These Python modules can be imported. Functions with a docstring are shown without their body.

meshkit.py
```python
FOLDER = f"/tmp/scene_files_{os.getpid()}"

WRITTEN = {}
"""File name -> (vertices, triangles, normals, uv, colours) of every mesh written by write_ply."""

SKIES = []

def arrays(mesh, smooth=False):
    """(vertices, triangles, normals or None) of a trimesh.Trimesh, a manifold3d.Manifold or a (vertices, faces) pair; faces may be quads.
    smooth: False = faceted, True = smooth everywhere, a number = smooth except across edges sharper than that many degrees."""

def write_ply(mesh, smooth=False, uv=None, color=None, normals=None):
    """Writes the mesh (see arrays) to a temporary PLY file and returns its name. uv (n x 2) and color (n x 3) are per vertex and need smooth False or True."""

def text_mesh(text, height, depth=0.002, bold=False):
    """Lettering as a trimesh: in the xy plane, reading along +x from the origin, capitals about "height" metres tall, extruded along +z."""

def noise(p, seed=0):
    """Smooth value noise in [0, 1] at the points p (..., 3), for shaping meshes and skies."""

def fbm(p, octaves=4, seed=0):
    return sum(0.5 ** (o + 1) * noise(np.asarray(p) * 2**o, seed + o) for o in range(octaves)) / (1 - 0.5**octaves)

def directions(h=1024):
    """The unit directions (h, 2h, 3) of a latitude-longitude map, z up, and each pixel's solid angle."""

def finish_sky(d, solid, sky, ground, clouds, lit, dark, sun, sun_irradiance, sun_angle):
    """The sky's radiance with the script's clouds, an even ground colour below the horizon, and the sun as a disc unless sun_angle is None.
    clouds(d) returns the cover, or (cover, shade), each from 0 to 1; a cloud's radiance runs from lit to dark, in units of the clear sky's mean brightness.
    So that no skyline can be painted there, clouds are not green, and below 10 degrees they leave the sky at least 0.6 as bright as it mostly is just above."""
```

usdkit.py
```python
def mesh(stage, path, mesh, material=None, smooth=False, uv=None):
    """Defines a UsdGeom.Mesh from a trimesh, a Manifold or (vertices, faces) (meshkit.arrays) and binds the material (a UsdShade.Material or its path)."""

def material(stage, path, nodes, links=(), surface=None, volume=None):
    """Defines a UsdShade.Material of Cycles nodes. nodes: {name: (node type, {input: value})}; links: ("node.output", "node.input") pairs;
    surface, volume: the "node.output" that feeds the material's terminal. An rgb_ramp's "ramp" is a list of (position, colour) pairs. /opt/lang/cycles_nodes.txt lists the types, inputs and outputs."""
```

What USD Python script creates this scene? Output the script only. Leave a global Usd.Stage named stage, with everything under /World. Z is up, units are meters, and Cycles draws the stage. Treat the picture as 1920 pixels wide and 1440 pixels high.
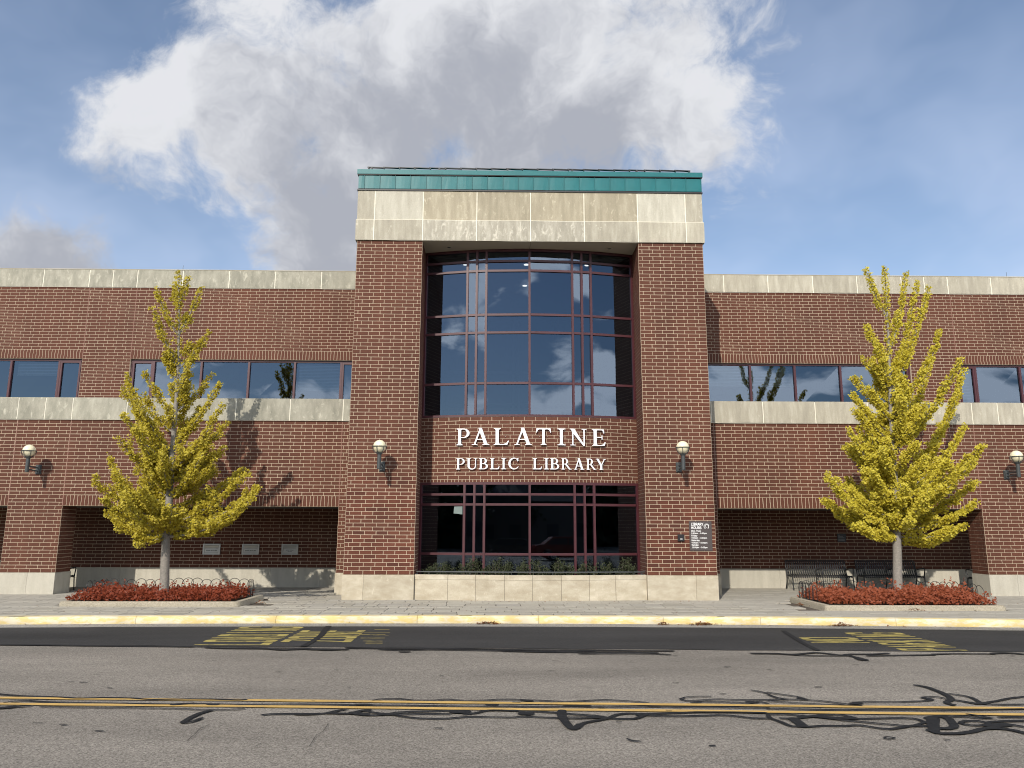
import math, random
import numpy as np
import trimesh
from shapely.geometry import LineString, Polygon, Point, box as sbox
from shapely.ops import unary_union
from shapely import affinity
from pxr import Gf, Sdf, Usd, UsdGeom, UsdLux, UsdShade
import usdkit, meshkit

FT = 0.3048
CO = FT / 3          # one brick course
stage = Usd.Stage.CreateInMemory()
UsdGeom.SetStageUpAxis(stage, UsdGeom.Tokens.z)
UsdGeom.SetStageMetersPerUnit(stage, 1.0)
UsdGeom.Xform.Define(stage, '/World')
UsdGeom.Scope.Define(stage, '/World/Looks')

# ------------------------------------------------------------------ camera
F_PX, PITCH, YAW, ROLL = 1442.0, 0.185, 0.016, 0.0032
CAM = np.array([4.0376, -20.6035, 1.2051])
FW = np.array([math.sin(YAW) * math.cos(PITCH), math.cos(YAW) * math.cos(PITCH), math.sin(PITCH)])
_r = np.array([math.cos(YAW), -math.sin(YAW), 0.0])
_u = np.cross(_r, FW)
RT = math.cos(ROLL) * _r + math.sin(ROLL) * _u
UP = math.cos(ROLL) * _u - math.sin(ROLL) * _r
cam = UsdGeom.Camera.Define(stage, '/World/camera')
cam.AddTransformOp().Set(Gf.Matrix4d(*[float(v) for v in (*RT, 0, *UP, 0, *(-FW), 0, *CAM, 1)]))
cam.CreateHorizontalApertureAttr(36.0)
cam.CreateVerticalApertureAttr(27.0)
cam.CreateFocalLengthAttr(36.0 * F_PX / 1920.0)
cam.CreateClippingRangeAttr(Gf.Vec2f(0.1, 5000.0))
EXPOSURE = -0.08
cam.CreateExposureAttr(EXPOSURE)


def ray(x, y):
    """Direction in which the photograph's pixel was seen; used to measure where flat marks lie."""
    return FW + (x - 960) / F_PX * RT - (y - 720) / F_PX * UP


def at_z(x, y, z):
    d = ray(x, y)
    return CAM + (z - CAM[2]) / d[2] * d


def at_y(x, y, Y):
    d = ray(x, y)
    return CAM + (Y - CAM[1]) / d[1] * d


# ------------------------------------------------------------------ sky and sun
SUN = np.array([-0.37, -1.0, 0.70])
SUN /= np.linalg.norm(SUN)
SKY_STRENGTH, SUN_INTENSITY = 0.145, 1.2


def sky_material():
    N, L = {}, []
    N['tc'] = ('texture_coordinate', {})
    N['sky'] = ('sky_texture', {'sky_type': 'single_scattering', 'sun_disc': False, 'sun_elevation': float(math.asin(SUN[2])),
                                'sun_rotation': float(math.atan2(SUN[0], SUN[1])), 'altitude': 200.0, 'air_density': 1.0,
                                'aerosol_density': 0.2, 'ozone_density': 1.5})
    # two scales of distortion of the view direction
    N['na'] = ('noise_texture', {'scale': 5.0, 'detail': 3.0, 'roughness': 0.55})
    N['nb'] = ('noise_texture', {'scale': 19.0, 'detail': 3.0, 'roughness': 0.6})
    L += [('tc.generated', 'na.vector'), ('tc.generated', 'nb.vector')]
    N['da'] = ('vector_math', {'math_type': 'multiply_add', 'vector2': (.16, .16, .16), 'vector3': (-.08, -.08, -.08)})
    N['db'] = ('vector_math', {'math_type': 'multiply_add', 'vector2': (.055, .055, .055), 'vector3': (-.0275, -.0275, -.0275)})
    N['d1'] = ('vector_math', {'math_type': 'add'})
    N['d2'] = ('vector_math', {'math_type': 'add'})
    L += [('na.color', 'da.vector1'), ('nb.color', 'db.vector1'), ('tc.generated', 'd1.vector1'), ('da.vector', 'd1.vector2'),
          ('d1.vector', 'd2.vector1'), ('db.vector', 'd2.vector2')]

    def blobs(tag, items):
        prev = None
        for i, (x, y, r) in enumerate(items):
            d = ray(x, y); d = d / np.linalg.norm(d)
            a, b = f'{tag}v{i}', f'{tag}m{i}'
            N[a] = ('vector_math', {'math_type': 'distance', 'vector2': tuple(float(k) for k in d)})
            N[b] = ('math', {'math_type': 'multiply_add', 'value2': -1442.0 / r, 'value3': 1.0})
            L.append(('d2.vector', a + '.vector1')); L.append((a + '.value', b + '.value1'))
            if prev is None:
                prev = b + '.value'
            else:
                c = f'{tag}x{i}'
                N[c] = ('math', {'math_type': 'smoothmax', 'value3': 0.25})
                L.append((prev, c + '.value1')); L.append((b + '.value', c + '.value2'))
                prev = c + '.value'
        return prev
    main = blobs('b', [(330, 235, 140), (480, 255, 190), (640, 260, 230), (820, 170, 300), (1010, 110, 300), (1180, 190, 240),
                       (1330, 225, 130), (700, 400, 190), (560, 420, 120), (560, 510, 110), (980, 330, 230), (470, -30, 110), (640, 480, 130), (30, 520, 130)])
    dark = blobs('s', [(740, 330, 190), (960, 300, 210), (600, 370, 130), (600, 490, 130), (1130, 290, 130), (860, 220, 80), (40, 540, 150)])
    # fine edge detail
    N['ne'] = ('noise_texture', {'scale': 11.0, 'detail': 8.0, 'roughness': 0.64})
    L.append(('d1.vector', 'ne.vector'))
    N['e1'] = ('math', {'math_type': 'multiply_add', 'value2': 1.9, 'value3': -0.95})
    L.append(('ne.fac', 'e1.value1'))
    N['cv'] = ('math', {'math_type': 'add'})
    L += [(main, 'cv.value1'), ('e1.value', 'cv.value2')]
    N['cover'] = ('map_range', {'range_type': 'smoothstep', 'from_min': -0.06, 'from_max': 0.55, 'to_min': 0.0, 'to_max': 1.0, 'clamp': True})
    L.append(('cv.value', 'cover.value'))
    # scattered fair-weather clouds over the rest of the sky, behind the viewer
    N['sp'] = ('separate_xyz', {})
    L.append(('tc.generated', 'sp.vector'))
    N['mapb'] = ('mapping', {'scale': (1.0, 1.0, 1.9)})
    L.append(('d1.vector', 'mapb.vector'))
    N['nc'] = ('noise_texture', {'scale': 5.5, 'detail': 6.0, 'roughness': 0.55})
    L.append(('mapb.vector', 'nc.vector'))
    N['cb'] = ('map_range', {'range_type': 'smoothstep', 'from_min': 0.49, 'from_max': 0.58, 'clamp': True})
    L.append(('nc.fac', 'cb.value'))
    N['back'] = ('map_range', {'range_type': 'smoothstep', 'from_min': 0.55, 'from_max': 0.2, 'clamp': True})
    L.append(('sp.y', 'back.value'))
    N['cbm'] = ('math', {'math_type': 'multiply'})
    L += [('cb.result', 'cbm.value1'), ('back.result', 'cbm.value2')]
    # thin high veil
    N['mapv'] = ('mapping', {'scale': (1.3, 1.0, 2.2), 'rotation': (0.0, 0.55, 0.2)})
    L.append(('d1.vector', 'mapv.vector'))
    N['nv'] = ('noise_texture', {'scale': 2.6, 'detail': 4.0, 'roughness': 0.5})
    L.append(('mapv.vector', 'nv.vector'))
    N['veil'] = ('map_range', {'range_type': 'smoothstep', 'from_min': 0.35, 'from_max': 0.75, 'to_min': 0.12, 'to_max': 0.48, 'clamp': True})
    L.append(('nv.fac', 'veil.value'))
    N['vf'] = ('map_range', {'range_type': 'smoothstep', 'from_min': -0.1, 'from_max': 0.6, 'to_min': 0.12, 'to_max': 1.0, 'clamp': True})
    L.append(('sp.y', 'vf.value'))
    N['vm'] = ('math', {'math_type': 'multiply'})
    N['vz'] = ('map_range', {'range_type': 'smoothstep', 'from_min': 0.58, 'from_max': 0.12, 'to_min': 0.55, 'to_max': 1.5, 'clamp': True})
    L.append(('sp.z', 'vz.value'))
    N['vm0'] = ('math', {'math_type': 'multiply'})
    L += [('veil.result', 'vm0.value1'), ('vz.result', 'vm0.value2')]
    L += [('vm0.value', 'vm.value1'), ('vf.result', 'vm.value2')]
    N['allc'] = ('math', {'math_type': 'maximum'})
    L += [('cover.result', 'allc.value1'), ('cbm.value', 'allc.value2')]
    # light and grey sides of the clouds
    N['ns'] = ('noise_texture', {'scale': 10.0, 'detail': 5.0, 'roughness': 0.58})
    L.append(('d2.vector', 'ns.vector'))
    N['s1'] = ('math', {'math_type': 'multiply_add', 'value2': 0.9, 'value3': -0.45})
    L.append(('ns.fac', 's1.value1'))
    N['off'] = ('vector_math', {'math_type': 'add', 'vector2': (-.022, 0.0, .030)})
    L.append(('d2.vector', 'off.vector1'))
    N['ns2'] = ('noise_texture', {'scale': 10.0, 'detail': 5.0, 'roughness': 0.58})
    L.append(('off.vector', 'ns2.vector'))
    N['rel'] = ('math', {'math_type': 'subtract'})
    L += [('ns2.fac', 'rel.value1'), ('ns.fac', 'rel.value2')]
    N['rel2'] = ('math', {'math_type': 'multiply_add', 'value2': 2.6})
    L += [('rel.value', 'rel2.value1'), ('s1.value', 'rel2.value3')]
    N['s2'] = ('math', {'math_type': 'add'})
    L += [(dark, 's2.value1'), ('rel2.value', 's2.value2')]
    N['shade'] = ('map_range', {'range_type': 'smoothstep', 'from_min': -0.75, 'from_max': 0.75, 'clamp': True})
    L.append(('s2.value', 'shade.value'))
    N['ccol'] = ('mix', {'color1': CLOUD_LIT, 'color2': CLOUD_GREY})
    L.append(('shade.result', 'ccol.fac'))
    N['sunny'] = ('map_range', {'range_type': 'smoothstep', 'from_min': 0.3, 'from_max': -0.6, 'to_min': 1.0, 'to_max': 3.0, 'clamp': True})
    L.append(('sp.y', 'sunny.value'))
    N['cc2'] = ('vector_math', {'math_type': 'scale'})
    L += [('ccol.color', 'cc2.vector1'), ('sunny.result', 'cc2.scale')]
    N['vs'] = ('mix', {'color2': VEIL})
    L += [('vm.value', 'vs.fac'), ('sky.color', 'vs.color1')]
    N['out'] = ('mix', {})
    L += [('allc.value', 'out.fac'), ('vs.color', 'out.color1'), ('cc2.vector', 'out.color2')]
    N['bg'] = ('background_shader', {'strength': SKY_STRENGTH})
    L.append(('out.color', 'bg.color'))
    return usdkit.material(stage, '/World/Looks/sky', N, L, surface='bg.background')


CLOUD_LIT, CLOUD_GREY, VEIL = (5.7, 5.8, 6.05), (3.1, 3.25, 3.7), (5.3, 5.95, 7.5)
dome = UsdLux.DomeLight.Define(stage, '/World/sky')
dome.GetPrim().SetCustomDataByKey('kind', 'structure')
UsdShade.MaterialBindingAPI.Apply(dome.GetPrim()).Bind(sky_material())

sun = UsdLux.DistantLight.Define(stage, '/World/sun')
sun.CreateNormalizeAttr(True)
sun.CreateIntensityAttr(SUN_INTENSITY)
sun.CreateAngleAttr(0.53)
sun.CreateColorAttr(Gf.Vec3f(1.0, 0.93, 0.82))
_z = SUN
_x = np.cross([0, 0, 1], _z); _x /= np.linalg.norm(_x)
_y = np.cross(_z, _x)
sun.AddTransformOp().Set(Gf.Matrix4d(*[float(v) for v in (*_x, 0, *_y, 0, *_z, 0, 0, 0, 60, 1)]))

# ------------------------------------------------------------------ materials
MATS = {}


def mat(name, nodes, links, surface='p.BSDF'):
    MATS[name] = usdkit.material(stage, '/World/Looks/' + name, nodes, links, surface=surface)
    return MATS[name]


def plain(name, col, rough=0.6, metallic=0.0, spec=0.5, var=0.12, scale=12.0, bump=0.0, bscale=60.0, **kw):
    """A single-coloured thing with a little wear in tone."""
    c = np.array(col)
    N = {'g': ('geometry', {}), 'n': ('noise_texture', {'scale': scale, 'detail': 5.0, 'roughness': 0.6}),
         'r': ('rgb_ramp', {'ramp': [(0.25, tuple(c * (1 - var))), (0.75, tuple(np.minimum(c * (1 + var), 1)))]}),
         'p': ('principled_bsdf', {'roughness': rough, 'metallic': metallic, 'specular_ior_level': spec, **kw})}
    L = [('g.position', 'n.vector'), ('n.fac', 'r.fac'), ('r.color', 'p.base_color')]
    if bump:
        N['nb'] = ('noise_texture', {'scale': bscale, 'detail': 4.0})
        N['b'] = ('bump', {'strength': bump, 'distance': 0.01})
        L += [('g.position', 'nb.vector'), ('nb.fac', 'b.height'), ('b.normal', 'p.normal')]
    return mat(name, N, L)


def brick_material():
    N = {'g': ('geometry', {}), 'oi': ('object_info', {}),
         'a': ('math', {'math_type': 'add'}), 'fr': ('math', {'math_type': 'fraction'}),
         'ramp': ('rgb_ramp', {'ramp': [(0.0, BRICK[0]), (0.3, BRICK[1]), (0.65, BRICK[2]), (0.9, BRICK[3]), (1.0, BRICK[4])]}),
         'n': ('noise_texture', {'scale': 90.0, 'detail': 4.0, 'roughness': 0.65}),
         'nr': ('map_range', {'from_min': 0.25, 'from_max': 0.75, 'to_min': 0.78, 'to_max': 1.2}),
         'bmp': ('mapping', {'scale': (1.0, 1.0, 0.35)}), 'big': ('noise_texture', {'scale': 0.9, 'detail': 6.0, 'roughness': 0.6}),
         'br': ('map_range', {'from_min': 0.3, 'from_max': 0.7, 'to_min': 0.78, 'to_max': 1.18}),
         'mm': ('math', {'math_type': 'multiply'}),
         'm': ('vector_math', {'math_type': 'scale'}),
         'b': ('bump', {'strength': 0.35, 'distance': 0.004}),
         'p': ('principled_bsdf', {'roughness': 0.82, 'specular_ior_level': 0.35})}
    L = [('g.random_per_island', 'a.value1'), ('oi.random', 'a.value2'), ('a.value', 'fr.value1'), ('fr.value', 'ramp.fac'),
         ('g.position', 'n.vector'), ('n.fac', 'nr.value'), ('g.position', 'bmp.vector'), ('bmp.vector', 'big.vector'), ('big.fac', 'br.value'),
         ('nr.result', 'mm.value1'), ('br.result', 'mm.value2'), ('ramp.color', 'm.vector1'), ('mm.value', 'm.scale'),
         ('m.vector', 'p.base_color'), ('n.fac', 'b.height'), ('b.normal', 'p.normal')]
    return mat('brick', N, L)


BRICK = [(.068, .021, .012), (.092, .028, .015), (.108, .033, .018), (.090, .032, .018), (.128, .043, .025)]
brick_material()
plain('mortar', (.56, .455, .335), rough=0.95, spec=0.1, var=0.2, scale=1.2)
plain('caulk', (.30, .17, .13), rough=0.7)


def stone_material(name, base, light, stain, streak=(3.0, 3.0, 0.5), amount=0.35, chips=0.0):
    N = {'g': ('geometry', {}), 'oi': ('object_info', {}),
         'mp': ('mapping', {'scale': streak}),
         'n': ('noise_texture', {'scale': 2.2, 'detail': 8.0, 'roughness': 0.62}),
         'r': ('rgb_ramp', {'ramp': [(0.25, stain), (0.5, base), (0.72, light)]}),
         'n2': ('noise_texture', {'scale': 45.0, 'detail': 6.0, 'roughness': 0.7}),
         'r2': ('map_range', {'from_min': 0.25, 'from_max': 0.75, 'to_min': 0.86, 'to_max': 1.12}),
         'ro': ('map_range', {'to_min': 0.92, 'to_max': 1.07}),
         'mm': ('math', {'math_type': 'multiply'}),
         'm': ('vector_math', {'math_type': 'scale'}),
         # pale scaling patches
         'mp3': ('mapping', {'rotation': (0.0, 0.6, 0.0), 'scale': (1.0, 1.0, 0.45)}),
         'n3': ('noise_texture', {'scale': 9.0, 'detail': 7.0, 'roughness': 0.65, 'distortion': 0.6}),
         'r3': ('map_range', {'range_type': 'smoothstep', 'from_min': 0.60 - 0.1 * chips, 'from_max': 0.70, 'to_min': 0.0, 'to_max': amount, 'clamp': True}),
         'mx': ('mix', {'color2': tuple(min(1, k * 1.25) for k in light)}),
         'b': ('bump', {'strength': 0.3, 'distance': 0.01}),
         'p': ('principled_bsdf', {'roughness': 0.85, 'specular_ior_level': 0.3})}
    L = [('g.position', 'mp.vector'), ('mp.vector', 'n.vector'), ('n.fac', 'r.fac'), ('g.position', 'n2.vector'), ('n2.fac', 'r2.value'),
         ('oi.random', 'ro.value'), ('ro.result', 'mm.value1'), ('r2.result', 'mm.value2'),
         ('r.color', 'm.vector1'), ('mm.value', 'm.scale'), ('g.position', 'mp3.vector'), ('mp3.vector', 'n3.vector'), ('n3.fac', 'r3.value'),
         ('r3.result', 'mx.fac'), ('m.vector', 'mx.color1'), ('mx.color', 'p.base_color'), ('n2.fac', 'b.height'), ('b.normal', 'p.normal')]
    return mat(name, N, L)


stone_material('limestone', (.365, .335, .265), (.47, .44, .36), (.28, .255, .205), amount=.5)
stone_material('limestone_tan', (.335, .295, .215), (.43, .385, .29), (.27, .235, .17), amount=.7, chips=.3)
stone_material('limestone_pale', (.42, .395, .325), (.50, .475, .40), (.34, .315, .255), amount=.5)
stone_material('limestone_scaled', (.34, .315, .255), (.46, .43, .36), (.27, .25, .205), amount=.9, chips=1.0)
stone_material('coping_stone', (.30, .285, .23), (.39, .37, .30), (.20, .195, .155), amount=.75, streak=(2.0, 2.0, .7), chips=.7)
stone_material('base_stone', (.42, .37, .28), (.52, .47, .37), (.33, .28, .20), amount=.5, streak=(1.0, 1.0, 2.0))
stone_material('smooth_stone', (.41, .385, .32), (.46, .43, .36), (.36, .335, .275), amount=.1)
plain('joint', (.80, .76, .64), rough=0.9, spec=0.1)
plain('dark_joint', (.10, .085, .07), rough=0.9, spec=0.1)
plain('teal_metal', (.012, .125, .135), rough=0.42, var=0.10, scale=2.0, spec=0.3)
plain('dark_trim', (.012, .012, .014), rough=0.5)
plain('frame', (.058, .014, .018), rough=0.42, var=0.15, scale=4.0)
plain('frame_dark', (.020, .008, .009), rough=0.5)
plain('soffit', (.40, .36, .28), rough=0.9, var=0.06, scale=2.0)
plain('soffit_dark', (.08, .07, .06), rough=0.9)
plain('black_metal', (.012, .012, .013), rough=0.45, spec=0.5)
plain('lamp_grey', (.045, .05, .05), rough=0.45, spec=0.5)
plain('globe', (.72, .66, .46), rough=0.35, spec=0.5, var=0.05)
plain('white_letter', (.80, .80, .82), rough=0.4, var=0.03)
plain('white_print', (.80, .79, .78), rough=0.6, var=0.02)
plain('sign_brown', (.060, .048, .046), rough=0.5, var=0.05)
plain('steel', (.46, .46, .43), rough=0.42, metallic=0.6, var=0.10, scale=6.0)
plain('steel_dark', (.20, .20, .19), rough=0.45, metallic=0.5)
plain('black_print', (.02, .02, .02), rough=0.6)
plain('paper', (.16, .20, .19), rough=0.9, var=0.03)
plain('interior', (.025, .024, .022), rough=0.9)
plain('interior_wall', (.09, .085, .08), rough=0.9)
plain('blind', (.80, .84, .84), rough=0.9, var=0.05)
plain('roof_deck', (.2, .2, .2), rough=0.95)
mat('light_lens', {'e': ('emission', {'color': (1.0, .96, .88), 'strength': 2.5})}, [], surface='e.emission')


def glass_material(name, tint, ior):
    mat(name, {'f': ('fresnel', {'IOR': ior}), 't': ('transparent_bsdf', {'color': tint}), 'gl': ('glossy_bsdf', {'color': (.48, .60, .76), 'roughness': 0.0}),
               'm': ('mix_closure', {})},
        [('f.fac', 'm.fac'), ('t.BSDF', 'm.closure1'), ('gl.BSDF', 'm.closure2')], surface='m.closure')


glass_material('window_glass', (.48, .53, .56), 2.5)


def ground_material(name, dark, mid, light, gscale, bump, patch=0.25):
    N = {'g': ('geometry', {}),
         'v': ('voronoi_texture', {'scale': gscale}), 'sv': ('separate_color', {}),
         'n': ('noise_texture', {'scale': gscale * 0.6, 'detail': 5.0, 'roughness': 0.7}),
         'av': ('math', {'math_type': 'multiply_add', 'value2': 0.45}),
         'hf': ('math', {'math_type': 'multiply', 'value2': 0.55}),
         'r': ('rgb_ramp', {'ramp': [(0.22, dark), (0.5, mid), (0.8, light)]}),
         'mp': ('mapping', {'scale': (0.25, 0.9, 1.0)}),
         'b1': ('noise_texture', {'scale': 0.9, 'detail': 6.0, 'roughness': 0.55}),
         'b2': ('map_range', {'from_min': 0.3, 'from_max': 0.7, 'to_min': 1 - patch, 'to_max': 1 + patch * .7}),
         'm': ('vector_math', {'math_type': 'scale'}),
         'b': ('bump', {'strength': bump, 'distance': 0.008}),
         'p': ('principled_bsdf', {'roughness': 0.9, 'specular_ior_level': 0.25})}
    L = [('g.position', 'v.vector'), ('g.position', 'n.vector'), ('v.color', 'sv.color'), ('sv.r', 'av.value1'), ('n.fac', 'hf.value1'), ('hf.value', 'av.value3'),
         ('av.value', 'r.fac'), ('g.position', 'mp.vector'), ('mp.vector', 'b1.vector'), ('b1.fac', 'b2.value'),
         ('r.color', 'm.vector1'), ('b2.result', 'm.scale'), ('m.vector', 'p.base_color'), ('av.value', 'b.height'), ('b.normal', 'p.normal')]
    return mat(name, N, L)


ground_material('old_asphalt', (.09, .08, .067), (.195, .174, .148), (.33, .297, .255), 85.0, 0.35, 0.25)
ground_material('new_asphalt', (.016, .0155, .0155), (.032, .031, .031), (.065, .063, .06), 110.0, 0.45, 0.3)
ground_material('gutter_concrete', (.13, .125, .115), (.24, .225, .20), (.33, .31, .275), 60.0, 0.4, 0.2)
ground_material('kerb_concrete', (.28, .25, .19), (.36, .32, .245), (.43, .39, .31), 45.0, 0.3, 0.15)
ground_material('earth', (.04, .03, .02), (.06, .045, .03), (.09, .07, .05), 30.0, 0.6, 0.3)
ground_material('far_ground', (.06, .06, .05), (.09, .09, .08), (.12, .12, .10), 3.0, 0.2, 0.3)


def paver_material():
    N = {'g': ('geometry', {}), 'oi': ('object_info', {}), 'a': ('math', {'math_type': 'add'}), 'fr': ('math', {'math_type': 'fraction'}),
         'ramp': ('rgb_ramp', {'ramp': [(0, (.28, .26, .215)), (.4, (.33, .305, .255)), (.7, (.355, .33, .275)), (1, (.31, .29, .25))]}),
         'n': ('noise_texture', {'scale': 35.0, 'detail': 6.0, 'roughness': 0.7}), 'nr': ('map_range', {'from_min': .25, 'from_max': .75, 'to_min': .82, 'to_max': 1.15}),
         'm': ('vector_math', {'math_type': 'scale'}), 'b': ('bump', {'strength': .3, 'distance': .005}),
         'p': ('principled_bsdf', {'roughness': .9, 'specular_ior_level': .25})}
    L = [('g.random_per_island', 'a.value1'), ('oi.random', 'a.value2'), ('a.value', 'fr.value1'), ('fr.value', 'ramp.fac'), ('g.position', 'n.vector'),
         ('n.fac', 'nr.value'), ('ramp.color', 'm.vector1'), ('nr.result', 'm.scale'), ('m.vector', 'p.base_color'), ('n.fac', 'b.height'), ('b.normal', 'p.normal')]
    return mat('paver', N, L)


paver_material()


def worn_paint(name, col, under, thr, scale=7.0):
    N = {'g': ('geometry', {}), 'mp': ('mapping', {'scale': (0.6, 2.0, 2.0)}), 'n': ('noise_texture', {'scale': scale, 'detail': 9.0, 'roughness': 0.72}),
         'k': ('map_range', {'range_type': 'smoothstep', 'from_min': thr, 'from_max': thr + .14, 'clamp': True}),
         'n2': ('noise_texture', {'scale': 2.0, 'detail': 5.0}), 'r2': ('map_range', {'from_min': .3, 'from_max': .7, 'to_min': .85, 'to_max': 1.12}),
         'mx': ('mix', {'color1': col, 'color2': under}), 's': ('vector_math', {'math_type': 'scale'}),
         'p': ('principled_bsdf', {'roughness': .75, 'specular_ior_level': .35})}
    L = [('g.position', 'mp.vector'), ('mp.vector', 'n.vector'), ('n.fac', 'k.value'), ('k.result', 'mx.fac'), ('g.position', 'n2.vector'), ('n2.fac', 'r2.value'),
         ('mx.color', 's.vector1'), ('r2.result', 's.scale'), ('s.vector', 'p.base_color')]
    return mat(name, N, L)


worn_paint('kerb_yellow', (.60, .47, .20), (.60, .54, .40), .43, 5.0)
worn_paint('line_yellow', (.50, .32, .10), (.24, .20, .14), .55, 12.0)
worn_paint('text_yellow', (.36, .29, .085), (.05, .046, .036), .49, 9.0)
ground_material('tar', (.008, .008, .009), (.013, .013, .014), (.02, .02, .02), 40.0, .2, .2)


def leaf_material(name, cols, transl=0.35):
    st = [(i / (len(cols) - 1), c) for i, c in enumerate(cols)]
    N = {'g': ('geometry', {}), 'r': ('rgb_ramp', {'ramp': st}),
         'd': ('principled_bsdf', {'roughness': .55, 'specular_ior_level': .35}), 't': ('translucent_bsdf', {}), 'm': ('mix_closure', {'fac': transl})}
    L = [('g.random_per_island', 'r.fac'), ('r.color', 'd.base_color'), ('r.color', 't.color'), ('d.BSDF', 'm.closure1'), ('t.BSDF', 'm.closure2')]
    return mat(name, N, L, surface='m.closure')


leaf_material('ginkgo_left', [(.50, .415, .045), (.77, .645, .08), (.88, .76, .12), (.68, .615, .08), (.40, .40, .06)])
leaf_material('ginkgo_right', [(.58, .495, .055), (.83, .715, .10), (.92, .83, .16), (.73, .67, .10), (.44, .45, .07)])
leaf_material('red_leaf', [(.24, .05, .02), (.80, .16, .05), (.92, .30, .09), (.50, .08, .04), (.94, .48, .17), (.30, .16, .06), (.86, .20, .09), (.58, .10, .06), (.90, .28, .13)], .4)
leaf_material('orange_leaf', [(.30, .08, .035), (.92, .34, .10), (.95, .52, .18), (.62, .16, .07), (.97, .68, .34), (.34, .20, .09), (.90, .32, .13), (.68, .20, .10), (.94, .52, .28)], .4)
leaf_material('green_leaf', [(.05, .06, .025), (.09, .11, .042), (.14, .155, .065), (.22, .21, .11)], .25)
leaf_material('dry_leaf', [(.16, .06, .02), (.26, .11, .035), (.34, .17, .06), (.2, .09, .04)], .15)
leaf_material('far_leaf', [(.03, .04, .015), (.05, .06, .02), (.07, .07, .03)], .2)
plain('bark', (.21, .19, .165), rough=0.95, var=0.3, scale=30.0, bump=.6, bscale=40.0)
plain('twig', (.13, .11, .085), rough=0.95, var=0.2)

# ------------------------------------------------------------------ mesh helpers


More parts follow.
